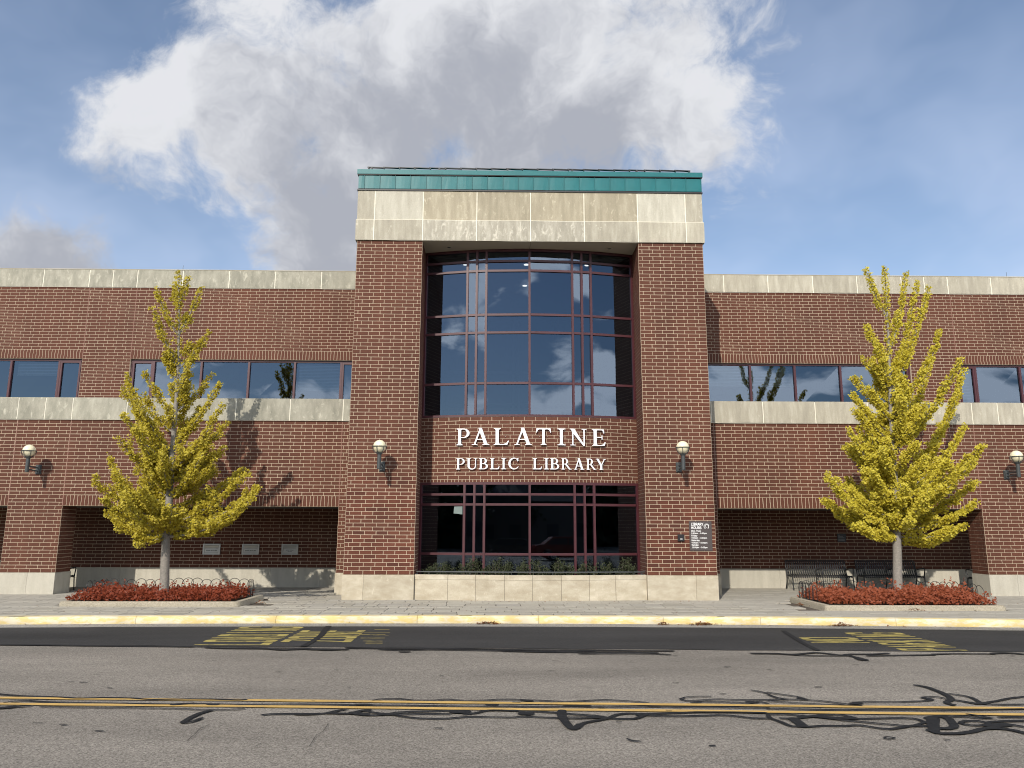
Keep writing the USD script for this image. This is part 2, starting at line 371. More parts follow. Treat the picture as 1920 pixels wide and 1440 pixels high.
class MB:
    """Collects boxes, quads and tubes into one mesh."""

    def __init__(self):
        self.v, self.f, self.n = [], [], 0

    def add(self, v, f):
        v = np.asarray(v, float); f = np.asarray(f, int)
        if f.shape[1] == 4:
            f = np.vstack([f[:, [0, 1, 2]], f[:, [0, 2, 3]]])
        self.v.append(v); self.f.append(f + self.n); self.n += len(v)
        return self

    def tm(self, m):
        return self.add(m.vertices, m.faces)

    def box(self, x0, x1, y0, y1, z0, z1, faces='xXyYzZ'):
        v = [(x0, y0, z0), (x1, y0, z0), (x1, y1, z0), (x0, y1, z0), (x0, y0, z1), (x1, y0, z1), (x1, y1, z1), (x0, y1, z1)]
        F = {'z': (0, 3, 2, 1), 'Z': (4, 5, 6, 7), 'y': (0, 1, 5, 4), 'Y': (2, 3, 7, 6), 'x': (3, 0, 4, 7), 'X': (1, 2, 6, 5)}
        return self.add(v, [F[k] for k in faces])

    def obox(self, o, ex, ey, ez, faces=None):
        """Oriented box: corner o and three edge vectors (right handed)."""
        o, ex, ey, ez = (np.asarray(k, float) for k in (o, ex, ey, ez))
        v = [o, o + ex, o + ex + ey, o + ey, o + ez, o + ex + ez, o + ex + ey + ez, o + ey + ez]
        F = [(0, 3, 2, 1), (4, 5, 6, 7), (0, 1, 5, 4), (2, 3, 7, 6), (3, 0, 4, 7), (1, 2, 6, 5)]
        return self.add(v, F if faces is None else [F[k] for k in faces])

    def tube(self, pts, r, sides=8, caps=True):
        pts = np.asarray(pts, float)
        r = np.broadcast_to(np.asarray(r, float), (len(pts),))
        t = np.gradient(pts, axis=0)
        t /= np.maximum(np.linalg.norm(t, axis=1, keepdims=True), 1e-9)
        ref = np.array([0, 0, 1.0]) if abs(t[0][2]) < .9 else np.array([1.0, 0, 0])
        a = np.cross(t[0], ref); a /= np.linalg.norm(a)
        V = []
        for i in range(len(pts)):
            a = a - t[i] * (a @ t[i]); a /= np.linalg.norm(a)
            b = np.cross(t[i], a)
            ang = np.arange(sides) * 2 * np.pi / sides
            V.append(pts[i] + r[i] * (np.cos(ang)[:, None] * a + np.sin(ang)[:, None] * b))
        V = np.vstack(V)
        Fc = []
        for i in range(len(pts) - 1):
            for k in range(sides):
                p, q = i * sides + k, i * sides + (k + 1) % sides
                Fc.append((p, q, q + sides, p + sides))
        self.add(V, Fc)
        if caps:
            for base, flip in ((0, True), ((len(pts) - 1) * sides, False)):
                idx = [base + k for k in range(sides)]
                tri = [(idx[0], idx[k + 1], idx[k]) if flip else (idx[0], idx[k], idx[k + 1]) for k in range(1, sides - 1)]
                self.f.append(np.array(tri) + self.n - len(V))
        return self

    def flat(self, poly, z=0.0, thick=None):
        """A shapely polygon as a flat sheet (or a slab when thick)."""
        for g in getattr(poly, 'geoms', [poly]):
            if g.is_empty or g.area < 1e-6:
                continue
            if thick:
                m = trimesh.creation.extrude_polygon(g, thick, engine='earcut')
                self.add(m.vertices + [0, 0, z], m.faces)
            else:
                v, f = trimesh.creation.triangulate_polygon(g, engine='earcut')
                v = np.c_[v, np.full(len(v), z)]
                a = v[f]
                up = np.cross(a[:, 1] - a[:, 0], a[:, 2] - a[:, 0])[:, 2]
                f = np.where((up < 0)[:, None], f[:, ::-1], f)
                self.add(v, f)
        return self

    def mesh(self, off=(0, 0, 0)):
        return np.vstack(self.v) - np.asarray(off, float), np.vstack(self.f)


COUNT = {}


def numbered(parent, name):
    k = (parent, name)
    n = COUNT.get(k, 0)
    COUNT[k] = n + 1
    return name if n == 0 else f'{name}_{n:03d}'


ORIGIN = {}


def thing(name, label, cat, loc=(0, 0, 0), group=None, kind=None):
    p = '/World/' + numbered('/World', name)
    x = UsdGeom.Xform.Define(stage, p)
    x.AddTranslateOp().Set(Gf.Vec3d(*[float(k) for k in loc]))
    x.AddRotateZOp().Set(0.0)
    tag(x.GetPrim(), label, cat, group, kind)
    ORIGIN[p] = np.asarray(loc, float)
    return p


def tag(prim, label=None, cat=None, group=None, kind=None):
    for k, v in (('label', label), ('category', cat), ('group', group), ('kind', kind)):
        if v:
            prim.SetCustomDataByKey(k, v)


def part(parent, name, mb, m, smooth=False, label=None, kind=None):
    """One Mesh under a thing or under a part of it; coordinates in mb are those of the world."""
    off = ORIGIN[parent]
    p = parent + '/' + numbered(parent, name)
    usdkit.mesh(stage, p, mb.mesh(off) if isinstance(mb, MB) else mb, MATS[m], smooth=smooth)
    ORIGIN[p] = off
    tag(stage.GetPrimAtPath(p), label, None, None, kind)
    return p


def solo(name, mb, m, label=None, cat=None, group=None, kind=None, smooth=False):
    """A top-level thing that is one mesh."""
    p = '/World/' + numbered('/World', name)
    usdkit.mesh(stage, p, mb.mesh() if isinstance(mb, MB) else mb, MATS[m], smooth=smooth)
    ORIGIN[p] = np.zeros(3)
    tag(stage.GetPrimAtPath(p), label, cat, group, kind)
    return p


def dup(src, loc, rotz, label, group=None):
    s = stage.GetPrimAtPath(src)
    cd = s.GetCustomData()
    base = src.rsplit('/', 1)[1]
    p = '/World/' + numbered('/World', base)
    x = UsdGeom.Xform.Define(stage, p)
    x.GetPrim().GetReferences().AddInternalReference(src)
    x.GetPrim().GetAttribute('xformOp:translate').Set(Gf.Vec3d(*[float(k) for k in loc]))
    x.GetPrim().GetAttribute('xformOp:rotateZ').Set(float(rotz))
    tag(x.GetPrim(), label, cd['category'], group or cd.get('group'))
    x.GetPrim().SetInstanceable(True)
    return p


# ------------------------------------------------------------------ the setting
Z_WALK, Z_ROAD = -0.63, -0.81


def kerb_y(x):                                   # face of the kerb: a gentle curve
    return -3.55 - 0.0038 * np.minimum(np.abs(np.asarray(x, float) - 2.5), 22) ** 2


def strip(xs, ya, yb, za, zb):
    n = len(xs)
    v = np.vstack([np.c_[xs, ya, np.broadcast_to(za, n)], np.c_[xs, yb, np.broadcast_to(zb, n)]])
    f = [(i, i + 1, n + i + 1, n + i) for i in range(n - 1)]
    return v, f


xs = np.linspace(-40, 50, 181)
far = MB(); far.add([(-600, -600, -.90), (600, -600, -.90), (600, 600, -.90), (-600, 600, -.90)], [(0, 1, 2, 3)])
solo('ground', far, 'far_ground', kind='structure')
rd = MB(); rd.add(*strip(xs, np.full(181, -34.0), kerb_y(xs) - .30, Z_ROAD - .008, Z_ROAD - .008))
road = solo('road', rd, 'old_asphalt', kind='structure')
gt = MB(); gt.add(*strip(xs, kerb_y(xs) - .46, kerb_y(xs) + .02, Z_ROAD - .004, Z_ROAD + .012))
solo('gutter', gt, 'gutter_concrete', kind='structure')

# fresh asphalt of the drop-off lane
edge = np.interp(xs, [-40, -4.5, 2.8, 12.6, 50], [-5.5, -6.52, -6.85, -7.25, -8.9]) + .02 * np.sin(xs * 2.1) + .015 * np.sin(xs * 5.3)
ln = MB(); ln.add(*strip(xs, edge, kerb_y(xs) - .40 - .01 * np.sin(xs * 3.7), Z_ROAD, Z_ROAD))
lane = solo('drop_off_lane', ln, 'new_asphalt', kind='structure')

# kerb sections, painted yellow
def kerb_section(xa, xb):
    m = MB()
    X = np.linspace(xa + .004, xb - .004, 7)
    prof = [(0.02, Z_ROAD - .02), (0.0, Z_ROAD + .05), (0.012, Z_WALK - .045), (0.03, Z_WALK - .022), (0.06, Z_WALK - .016), (0.19, Z_WALK - .012), (0.20, Z_WALK - .10)]
    n = len(prof)
    V, Fc = [], []
    for x in X:
        for dy, z in prof:
            V.append((x, float(kerb_y(x)) + dy, z))
    for i in range(6):
        for k in range(n - 1):
            a = i * n + k
            Fc.append((a, a + n, a + n + 1, a + 1))
    m.add(V, Fc)
    for i in (0, 6):
        idx = [i * n + k for k in range(n)]
        m.f.append(np.array([(idx[0], idx[k], idx[k + 1]) if i == 0 else (idx[0], idx[k + 1], idx[k]) for k in range(1, n - 1)]))
    return m


kb = MB(); kb.add(*strip(xs, kerb_y(xs) + .01, kerb_y(xs) + .19, Z_WALK - .10, Z_WALK - .10))
kerb = solo('kerb', kb, 'kerb_concrete', kind='structure')
jx = [-16.5, -13.4, -10.3, -7.2] + [float(at_z(px, py, -.7)[0]) for px, py in ((245, 1163), (517, 1160), (782, 1160))]
jx = [-16.5, -13.4, -10.3, -7.0, jx[4], jx[5], jx[6], 4.9, 7.55, 9.6, 12.4, 15.0, 18.0, 21.0, 24.0]
for a, b in zip(jx[:-1], jx[1:]):
    part(kerb, 'kerb_section', kerb_section(a, b), 'kerb_yellow', smooth=40)

# sidewalk: base sheet and pavers
wk = MB(); wk.add(*strip(xs, kerb_y(xs) + .19, np.full(181, 4.3), Z_WALK - .03, Z_WALK - .03))
walk = solo('sidewalk', wk, 'dark_joint', kind='structure')
rng = random.Random(5)
PLANTERS = [(-6.30, -2.05, -1.78, .22), (11.55, 15.78, -2.43, -.10)]


def blocked(x0, x1, y0, y1):
    for a, b, c, d in PLANTERS:
        if x0 < b - .05 and x1 > a + .05 and y0 < d - .05 and y1 > c + .05:
            return True
    return 0 <= x0 and x1 <= 9.75 and y0 > -.15


pav = []
y = -3.0
row = 0
while y < 4.25:
    d = [.30, .30, .45, .15, .30, .60][row % 6] if y < 0 else .45
    x = -17 + rng.random() * .5
    while x < 26:
        w = rng.choice([.30, .45, .60, .75, .45]) if d >= .3 else rng.choice([.30, .45])
        if not blocked(x, x + w, y, y + d):
            pav.append((x, x + w, y, y + d))
        x += w
    y += d; row += 1
# the strip between the straight rows and the curved kerb
yy = -3.0
while yy > -5.6:
    d = .30 if int(yy * 10) % 2 else .45
    x = -17 + rng.random() * .5
    while x < 26:
        w = rng.choice([.30, .45, .60, .75])
        lim = float(kerb_y(x + w / 2)) + .20
        y0 = max(yy - d, lim)
        if yy - y0 > .04:
            pav.append((x, x + w, y0, yy))
        x += w
    yy -= d


def paver_box(m, x0, x1, y0, y1):
    j = .0085
    t = Z_WALK + rng.uniform(-.0025, .0025) - .012 * max(0.0, min(1.0, -y0 / 3.5))
    c = .006
    x0 += j; x1 -= j; y0 += j; y1 -= j
    V = [(x0, y0, t - .03), (x1, y0, t - .03), (x1, y1, t - .03), (x0, y1, t - .03), (x0, y0, t - c), (x1, y0, t - c), (x1, y1, t - c), (x0, y1, t - c),
         (x0 + c, y0 + c, t), (x1 - c, y0 + c, t), (x1 - c, y1 - c, t), (x0 + c, y1 - c, t)]
    Fc = [(8, 9, 10, 11)]
    for k in range(4):
        q = (k + 1) % 4
        Fc += [(k, q, 4 + q, 4 + k), (4 + k, 4 + q, 8 + q, 8 + k)]
    m.add(V, Fc)


pav.sort(key=lambda p: (p[0] + p[1]) ** 2 * .02 - 8 * .02 * (p[0] + p[1]) + ((p[2] + 20) * .8) ** 2 * .06)
rest = MB()
for i, p in enumerate(pav):
    if i < 300:
        m = MB(); paver_box(m, *p); part(walk, 'paver', m, 'paver')
    else:
        paver_box(rest, *p)
part(walk, 'paver_field', rest, 'paver', kind='stuff')

# ------------------------------------------------------------------ markings on the road
R_ = MB()
for y0, off in ((-10.84, 0), (-11.15, 1)):
    m = MB()
    X = np.linspace(-30, 40, 141)
    c = y0 - .048 * (X - 0) - .03 + .006 * np.sin(X * 1.3)
    w = .052 + .003 * np.sin(X * 4.1) + .003 * np.sin(X * 9.7)
    m.add(*strip(X, c - w, c + w, Z_ROAD + .004, Z_ROAD + .004))
    part(road, 'centre_line', m, 'line_yellow')


def pix_line(x0, y0, sx, sy, pts):
    return [tuple(at_z(x0 + a * sx, y0 + b * sy, Z_ROAD)[:2]) for a, b in pts]


def seal(shapes, x0, y0, s, strokes):
    for w, pts in strokes:
        w = min(w, .12)
        q = pix_line(x0, y0, s, s, pts)
        # a smooth hand-poured line through the points
        P = np.array(q)
        if len(P) > 2:
            t = np.r_[0, np.cumsum(np.linalg.norm(np.diff(P, axis=0), axis=1))]
            from scipy.interpolate import PchipInterpolator
            keep = np.r_[True, np.diff(t) > 1e-6]
            tt = np.linspace(0, t[-1], max(12, int(t[-1] / .08)))
            P = np.c_[PchipInterpolator(t[keep], P[keep, 0])(tt), PchipInterpolator(t[keep], P[keep, 1])(tt)]
        parts = []
        for i in range(len(P) - 1):
            ww = w * (.85 + .3 * meshkit.noise(np.array([P[i][0] * 2.2, P[i][1] * 2.2, w * 9])))
            parts.append(LineString(P[i:i + 2]).buffer(ww / 2, quad_segs=3))
        shapes.append(unary_union(parts))


shp = []
W = .043
seal(shp, 0, 1280, .25, [
    (W, [(-40, 84), (60, 95), (150, 102), (280, 106), (450, 112), (600, 120), (760, 116), (950, 118), (1150, 130), (1400, 126), (1600, 128), (1780, 133), (1840, 131)]),
    (W * .9, [(40, 152), (200, 138), (300, 146), (500, 152), (740, 156), (1000, 160), (1280, 164), (1400, 160), (1620, 164), (1860, 168), (1990, 167)]),
    (W * 2.2, [(-40, 196), (40, 190), (90, 186)]), (W, [(60, 188), (130, 184), (220, 178)]),
    (W * .6, [(300, 184), (600, 188), (1000, 193), (1400, 200), (1550, 208), (1830, 199)]),
    (W * 1.5, [(1580, 210), (1480, 240), (1410, 275), (1370, 302)]), (W * .9, [(1370, 304), (1420, 300), (1460, 290), (1510, 268)]),
    (W * 1.8, [(1300, 168), (1380, 164), (1440, 160)]), (W * 2, [(1575, 166), (1630, 166)]), (W * .5, [(450, 318), (495, 318)])])
seal(shp, 480, 1280, .25, [
    (W * .9, [(0, 168), (300, 164), (600, 168), (860, 172), (1100, 174), (1400, 178), (1700, 182), (1920, 180)]),
    (W * 1.1, [(50, 245), (130, 238), (300, 236), (420, 238), (530, 232), (600, 215), (670, 202)]),
    (W * 1.6, [(310, 240), (380, 240), (440, 238)]),
    (W * 1.3, [(530, 232), (720, 235), (760, 220), (850, 205)]), (W * 1.8, [(720, 228), (780, 236), (830, 240)]),
    (W, [(720, 235), (800, 245), (880, 248), (980, 240), (1060, 225), (1250, 218), (1470, 212)]),
    (W * .9, [(820, 215), (950, 235), (1050, 240), (1250, 236), (1450, 238)]), (W * 2, [(940, 240), (1010, 240)]),
    (W * .9, [(1040, 245), (1120, 260), (1250, 272), (1400, 274), (1520, 264), (1620, 258), (1760, 262), (1920, 264)]),
    (.17, [(1490, 222), (1570, 222)]), (W, [(1560, 240), (1640, 232), (1720, 214), (1760, 210), (1920, 214)]),
    (W * .8, [(880, 136), (960, 124), (1080, 124), (1200, 136), (1320, 136), (1440, 128), (1560, 138), (1720, 136), (1840, 128), (1920, 128)]),
    (W * 1.5, [(720, 174), (800, 168), (870, 172)]), (W * 1.5, [(1740, 170), (1800, 172)]), (W * .4, [(1340, 345), (1395, 345)]), (W * .4, [(270, 56), (290, 54)]), (W * .5, [(690, 38), (710, 38)])])
seal(shp, 960, 1280, .25, [
    (W * .8, [(0, 128), (100, 132), (250, 138), (430, 146), (560, 138), (680, 132), (800, 136), (1020, 154)]), (W * 1.4, [(80, 136), (140, 140)]),
    (W * .9, [(0, 181), (200, 183), (420, 180), (700, 186), (1000, 182), (1200, 186), (1500, 186), (1920, 192)]),
    (W * 1.3, [(400, 178), (470, 178), (580, 176)]), (W * 1.3, [(1030, 180), (1100, 182)]),
    (W, [(0, 212), (60, 216), (160, 218), (330, 230)]), (W * .9, [(0, 264), (80, 258), (340, 268), (460, 272), (620, 268), (700, 262)]),
    (.15, [(85, 235), (125, 235)]), (W * 2.2, [(375, 215), (372, 250), (385, 275)]),
    (W * 2, [(375, 262), (410, 310), (460, 350), (490, 335), (510, 318)]), (W * 1.2, [(500, 328), (560, 300), (650, 285), (720, 270), (800, 240), (880, 234), (1000, 238), (1200, 232), (1400, 224), (1900, 230)]),
    (W, [(400, 235), (520, 244), (640, 252), (700, 262), (760, 275), (900, 275), (980, 255), (1010, 240)]), (W * 2, [(640, 262), (700, 266)]), (W * 1.8, [(950, 246), (1000, 244)]),
    (W * .8, [(400, 262), (480, 262), (600, 262)]),
    (W * .9, [(1018, 248), (1200, 254), (1400, 252), (1560, 246), (1700, 256), (1820, 270), (1920, 272)]),
    (W * .6, [(1260, 126), (1320, 110), (1400, 106), (1490, 106)]), (W * .8, [(1260, 126), (1320, 140), (1400, 136), (1480, 130), (1560, 126), (1700, 132), (1920, 130)]),
    (W * 1.2, [(1350, 152), (1420, 148)]), (W * .8, [(1380, 148), (1560, 148), (1700, 152), (1780, 158), (1850, 145), (1920, 160)]), (W * 1.6, [(1770, 146), (1830, 150)]),
    (W * .8, [(1800, 60), (1860, 70), (1920, 84)]), (W * .5, [(865, 425), (905, 440), (960, 444)]), (W * .4, [(785, 300), (820, 300)])])
seal(shp, 1440, 1280, .25, [
    (W * .8, [(0, 76), (120, 94), (240, 112), (290, 130), (200, 130), (100, 122), (0, 90)]), (W * 1.4, [(230, 116), (280, 128)]),
    (W * .8, [(0, 130), (150, 128), (300, 132), (420, 142), (560, 160), (620, 166), (640, 152), (700, 148), (900, 148), (1100, 144), (1220, 136), (1240, 128), (1160, 112), (1260, 108), (1360, 128), (1440, 140), (1560, 160), (1620, 158)]),
    (W * 2, [(640, 160), (690, 156)]), (W * 1.4, [(1165, 116), (1220, 130)]),
    (W * .7, [(0, 140), (150, 150), (300, 160), (500, 170), (700, 176)]),
    (W * .9, [(0, 196), (300, 204), (600, 208), (900, 204), (1250, 210), (1500, 206), (1920, 200)]),
    (W * 1.5, [(1110, 22), (1200, 38), (1280, 68), (1340, 96), (1380, 130), (1340, 155), (1390, 170)]),
    (W, [(1360, 86), (1440, 96), (1520, 112), (1600, 158), (1720, 140), (1800, 122), (1920, 108)]), (W * 1.6, [(1560, 160), (1620, 158)]),
    (W * .9, [(1390, 130), (1500, 148), (1600, 162), (1760, 168), (1920, 166)]),
    (W, [(0, 244), (20, 270), (80, 290), (180, 330), (290, 334), (420, 326), (560, 328), (680, 322), (800, 340), (900, 352), (1000, 340), (1120, 320), (1180, 300)]),
    (W * .9, [(0, 240), (120, 240), (240, 250), (380, 262), (520, 280), (700, 296), (900, 316), (1100, 330), (1200, 326)]),
    (W, [(100, 270), (180, 272), (300, 262), (380, 245), (500, 240), (620, 258), (680, 275), (800, 272), (1000, 268), (1120, 276), (1180, 300)]),
    (.15, [(190, 275), (225, 300), (260, 325)]), (W * 2, [(380, 258), (480, 266), (640, 272)]), (W * 1.6, [(240, 262), (330, 256), (400, 250)]),
    (W * 2, [(1200, 270), (1240, 262), (1300, 255), (1350, 270), (1380, 300), (1400, 332), (1340, 348), (1290, 346)]), (.16, [(1240, 275), (1240, 320), (1250, 360)]),
    (W * 1.8, [(1210, 358), (1290, 385), (1400, 386), (1540, 370), (1660, 345), (1780, 350), (1920, 380)]),
    (W, [(1280, 250), (1400, 258), (1500, 256), (1560, 268), (1680, 270), (1600, 255), (1500, 240)]),
    (W * 1.1, [(1440, 305), (1500, 290), (1580, 290), (1660, 310), (1560, 325), (1460, 312), (1440, 305)]),
    (W, [(1740, 262), (1820, 260), (1920, 262)]), (W * 1.2, [(1660, 300), (1760, 292), (1920, 290)]), (.15, [(1670, 330), (1790, 318)]), (W, [(1760, 310), (1840, 320), (1920, 335)]),
    (W * .5, [(870, 415), (900, 410), (950, 418), (900, 424), (870, 415)]), (W * .4, [(1330, 430), (1365, 436)])])
# ragged sealing along the edge of the new lane
S2 = .2396
seal(shp, 340, 1140, S2, [(.10, [(200, 312), (400, 318), (650, 320), (800, 330), (980, 322), (1290, 327)]), (.07, [(0, 303), (300, 307), (700, 314), (1000, 316)]), (.10, [(1000, 326), (1150, 330), (1290, 326)]), (.08, [(1720, 346), (1775, 346)]),
                          (.09, [(1300, 316), (1500, 318), (1700, 320), (1920, 318)]), (.07, [(1550, 326), (1700, 332), (1900, 330)])])
seal(shp, 800, 1140, S2, [(.09, [(0, 318), (300, 322), (700, 328), (1100, 332), (1500, 336), (1920, 338)]), (.07, [(0, 328), (400, 334), (900, 342), (1300, 338)]), (.08, [(600, 340), (1000, 348), (1400, 350), (1800, 352)]), (.06, [(1200, 362), (1500, 358), (1900, 366)])])
seal(shp, 1460, 1150, S2, [(.09, [(-200, 316), (0, 318), (100, 324), (300, 310), (500, 330), (560, 322), (700, 322), (850, 316)]), (.09, [(560, 335), (640, 355), (685, 368)]), (.06, [(685, 368), (640, 366), (600, 348)]),
                           (.08, [(700, 335), (1000, 330), (1210, 327)]), (.11, [(1680, 316), (1760, 312), (1920, 322)]), (.06, [(60, 324), (300, 334), (560, 334)]), (.07, [(1210, 322), (1450, 318), (1680, 320)])])
seal(shp, 0, 1140, S2, [(.09, [(-100, 290), (300, 292), (700, 298), (1000, 300), (1500, 306)])])
sl = MB(); sl.flat(unary_union(shp).buffer(0.004).simplify(.006), Z_ROAD + .008)
part(road, 'crack_seal', sl, 'tar')
# hairline cracks
ck = []
seal(ck, 0, 1280, .25, [(.006, [(1570, 320), (1500, 350), (1460, 390), (1400, 440)]), (.006, [(1920, 480), (1960, 460)])])
seal(ck, 480, 1280, .25, [(.006, [(540, 310), (500, 370), (450, 400), (420, 450), (400, 480)])])
cm = MB(); cm.flat(unary_union(ck), Z_ROAD + .006)
part(road, 'crack', cm, 'tar')


def glyphs(text):
    """Polygons of the stencilled pavement letters, each in a unit cell (width .62, height 1)."""
    s = .16
    def bar(*q): return sbox(*q)
    def seg(a, b, w=s): return LineString([a, b]).buffer(w / 2, cap_style=2)
    L = {'L': [bar(0, 0, s, 1), bar(0, 0, .6, .13)], 'O': [sbox(.14, .14, .46, .86).buffer(.14).difference(sbox(.22, .2, .38, .8).buffer(.05))],
         'A': [seg((.07, 0), (.3, 1)), seg((.53, 0), (.3, 1)), bar(.15, .28, .45, .4)],
         'D': [bar(0, 0, s, 1), sbox(.05, .14, .44, .86).buffer(.14).intersection(sbox(0, 0, .7, 1)).difference(sbox(.16, .2, .38, .8).buffer(.05))],
         'I': [bar(.22, 0, .22 + s, 1)], 'N': [bar(0, 0, s, 1), bar(.6 - s, 0, .6, 1), seg((.09, .98), (.51, .02), .14)],
         'G': [sbox(.14, .14, .46, .86).buffer(.14).difference(sbox(.22, .2, .38, .8).buffer(.05)).difference(sbox(.4, .46, .7, .68)), bar(.34, .38, .6, .5)],
         'Z': [bar(0, .88, .6, 1), bar(0, 0, .6, .12), seg((.08, .06), (.52, .94), .15)], 'E': [bar(0, 0, s, 1), bar(0, .88, .58, 1), bar(0, .45, .5, .56), bar(0, 0, .58, .12)],
         'P': [bar(0, 0, s, 1), sbox(.05, .56, .44, .88).buffer(.12).intersection(sbox(0, .4, .7, 1)).difference(sbox(.16, .62, .4, .84).buffer(.04))],
         'R': [bar(0, 0, s, 1), sbox(.05, .56, .44, .88).buffer(.12).intersection(sbox(0, .4, .7, 1)).difference(sbox(.16, .62, .4, .84).buffer(.04)), seg((.24, .48), (.52, 0))],
         'K': [bar(0, 0, s, 1), seg((.1, .38), (.52, 1)), seg((.22, .55), (.54, 0))]}
    return [unary_union(L[c]) for c in text]


def road_word(text, x_bottom, x_top, y_left, y_right, label):
    g = glyphs(text)
    n = len(text)
    pitch = 1.0 / n
    word = MB()
    for i, p in enumerate(g):
        w = pitch * .80 / .60
        p = affinity.affine_transform(p, [w, 0, 0, 1, i * pitch + pitch * .08, 0])
        # u runs away from the camera, the letters' tops point to the left
        def mp(x, yv, z=None):
            return (x_bottom + (x_top - x_bottom) * np.asarray(yv), y_left + (y_right - y_left) * np.asarray(x))
        from shapely.ops import transform
        word.flat(transform(mp, p), Z_ROAD + .004)
    part(lane, 'painted_word', word, 'text_yellow', label=label)


road_word('LOADING', .05, -1.24, -6.62, -4.02, 'painted word LOADING')
road_word('ZONE', 1.40, .15, -6.26, -4.54, 'painted word ZONE')
road_word('NO', 10.74, 9.68, -6.27, -5.52, 'painted word NO')
road_word('PARKING', 11.98, 10.85, -7.16, -4.84, 'painted word PARKING')
fs = MB()
for px, py, w, d in ((1390, 210, .5, .05), (1400, 238, .45, .05), (1420, 262, .35, .06), (1440, 278, .3, .05), (1510, 172, .3, .05), (1430, 196, .5, .03), (1500, 218, .3, .04)):
    q = at_z(340 + px * S2, 1140 + py * S2, Z_ROAD)
    fs.flat(sbox(q[0], q[1], q[0] + w, q[1] + d), Z_ROAD + .004)
part(lane, 'worn_paint', fs, 'text_yellow')
# tar seams that cross the lane
ts = []
seal(ts, 340, 1140, S2, [(.16, [(1150, 146), (1120, 180), (1090, 220), (1040, 255), (960, 300)])])
seal(ts, 1460, 1150, S2, [(.10, [(40, 140), (100, 180), (200, 240), (300, 290)])])
tm_ = MB(); tm_.flat(unary_union(ts), Z_ROAD + .009)
part(lane, 'crack_seal', tm_, 'tar')

# ------------------------------------------------------------------ the library
LIB = thing('library_building', 'two storey red brick library with stone bands and a tall teal capped entrance tower', 'building', (4.877, 0, Z_WALK))
BR_LEFT = [300]
STUFF = MB()      # the bricks past the first 300
J = .0125         # joint
PROUD = .007
brng = random.Random(11)


def one_brick(m, o, u, n, w, h):
    """Brick face: lower left corner o on the wall, along u, outward n."""
    o, u, n = np.asarray(o, float), np.asarray(u, float), np.asarray(n, float)
    pr = PROUD + brng.uniform(-.0015, .0015)
    z = np.array([0, 0, 1.0])
    c = .002
    a = [o, o + u * w, o + u * w + z * h, o + z * h]
    b = [p + n * (pr - c) for p in a]
    ins = [u * c + z * c, -u * c + z * c, -u * c - z * c, u * c - z * c]
    t = [p + n * pr + i for p, i in zip(a, ins)]
    F_ = [(8, 9, 10, 11)]
    for k in range(4):
        q = (k + 1) % 4
        F_ += [(k, q, 4 + q, 4 + k), (4 + k, 4 + q, 8 + q, 8 + k)]
    m.add(np.array(a + b + t), F_)


def lay(o, u, n, length, courses, phase=0.0, first=0, single_below=0, parent=None, skip=None):
    """Running bond of 12 inch bricks over a wall rectangle that starts at o."""
    o = np.asarray(o, float); u = np.asarray(u, float)
    for k in range(courses):
        off = (.667 if (k + first) % 2 == 0 else .333) * FT - phase
        off %= FT
        x = off - FT
        while x < length - .004:
            a, b = max(x, 0), min(x + FT, length)
            if b - a > .03:
                w = b - a - J
                base = o + u * (a + J / 2) + np.array([0, 0, k * CO + J / 2])
                if not (skip and skip(a, b, k)):
                    if parent and k < single_below and BR_LEFT[0] > 0:
                        m = MB(); one_brick(m, base, u, n, w, CO - J)
                        part(parent, 'brick', m, 'brick'); BR_LEFT[0] -= 1
                    else:
                        one_brick(STUFF, base, u, n, w, CO - J)
            x += FT


def soldier(o, u, n, length, height=FT + .0):
    o = np.asarray(o, float); u = np.asarray(u, float)
    k = max(1, round(length / CO)); w = length / k
    for i in range(k):
        one_brick(STUFF, o + u * (i * w + J / 2) + np.array([0, 0, J / 2]), u, n, w - J, height - J)


XN, YN = np.array([1.0, 0, 0]), np.array([0, 1.0, 0])
TH = 30 * FT                   # brick height of the tower
WID = 32 * FT
U_Y, L_Y = 4.2, 1.5            # upper wall and arcade planes
# bow of the bay window
BX, BR0, BY0 = 16 * FT, 10.8, .55
BYC = BY0 + BR0


def bow(x, r=BR0):
    a = math.asin((x - BX) / BR0)
    return np.array([BX + r * math.sin(a), BYC - r * math.cos(a), 0.0]), np.array([math.cos(a), math.sin(a), 0.0]), np.array([math.sin(a), -math.cos(a), 0.0])


# tower piers (mortar body), reveals included
piers = []
for x0, x1 in ((0, 6 * FT), (26 * FT, 32 * FT)):
    m = MB(); m.box(x0, x1, 0, 1.25, 0, TH)
    piers.append(part(LIB, 'tower_pier', m, 'mortar'))
lay((0, 0, 0), XN, -YN, 6 * FT, 90, 0, 0, 25, piers[0])
lay((26 * FT, 0, 0), XN, -YN, 6 * FT, 90, FT / 3, 1, 25, piers[1])
lay((6 * FT, 0.0, 0), YN, XN, 1.0, 90, .1, 1)
lay((26 * FT, 1.0, 0), -YN, -XN, 1.0, 90, .1, 0)
m = MB(); m.box(.02, WID - .02, 1.25, 12, 0, TH + 1.0, 'xXYZ')
m.box(.02, WID - .02, 1.25, 1.26, TH, TH + 1.0)
part(LIB, 'tower_wall', m, 'mortar')
for x, n in ((0.0, -XN), (WID, XN)):
    u = -YN if n[0] < 0 else YN
    o = (x, 4.2, 0) if n[0] < 0 else (x, 0, 0)
    lay(o, u, n, 4.2, 90, .15, 0)

# stone plinths of the tower
for xa, xb in ((-.02, .53), (.53, 6 * FT + .01), (26 * FT - .01, 9.19), (9.19, WID + .02)):
    m = MB(); m.box(xa + .003, xb - .003, -.022, .5, Z_WALK - .05, -.004)
    part(LIB, 'plinth_stone', m, 'base_stone')
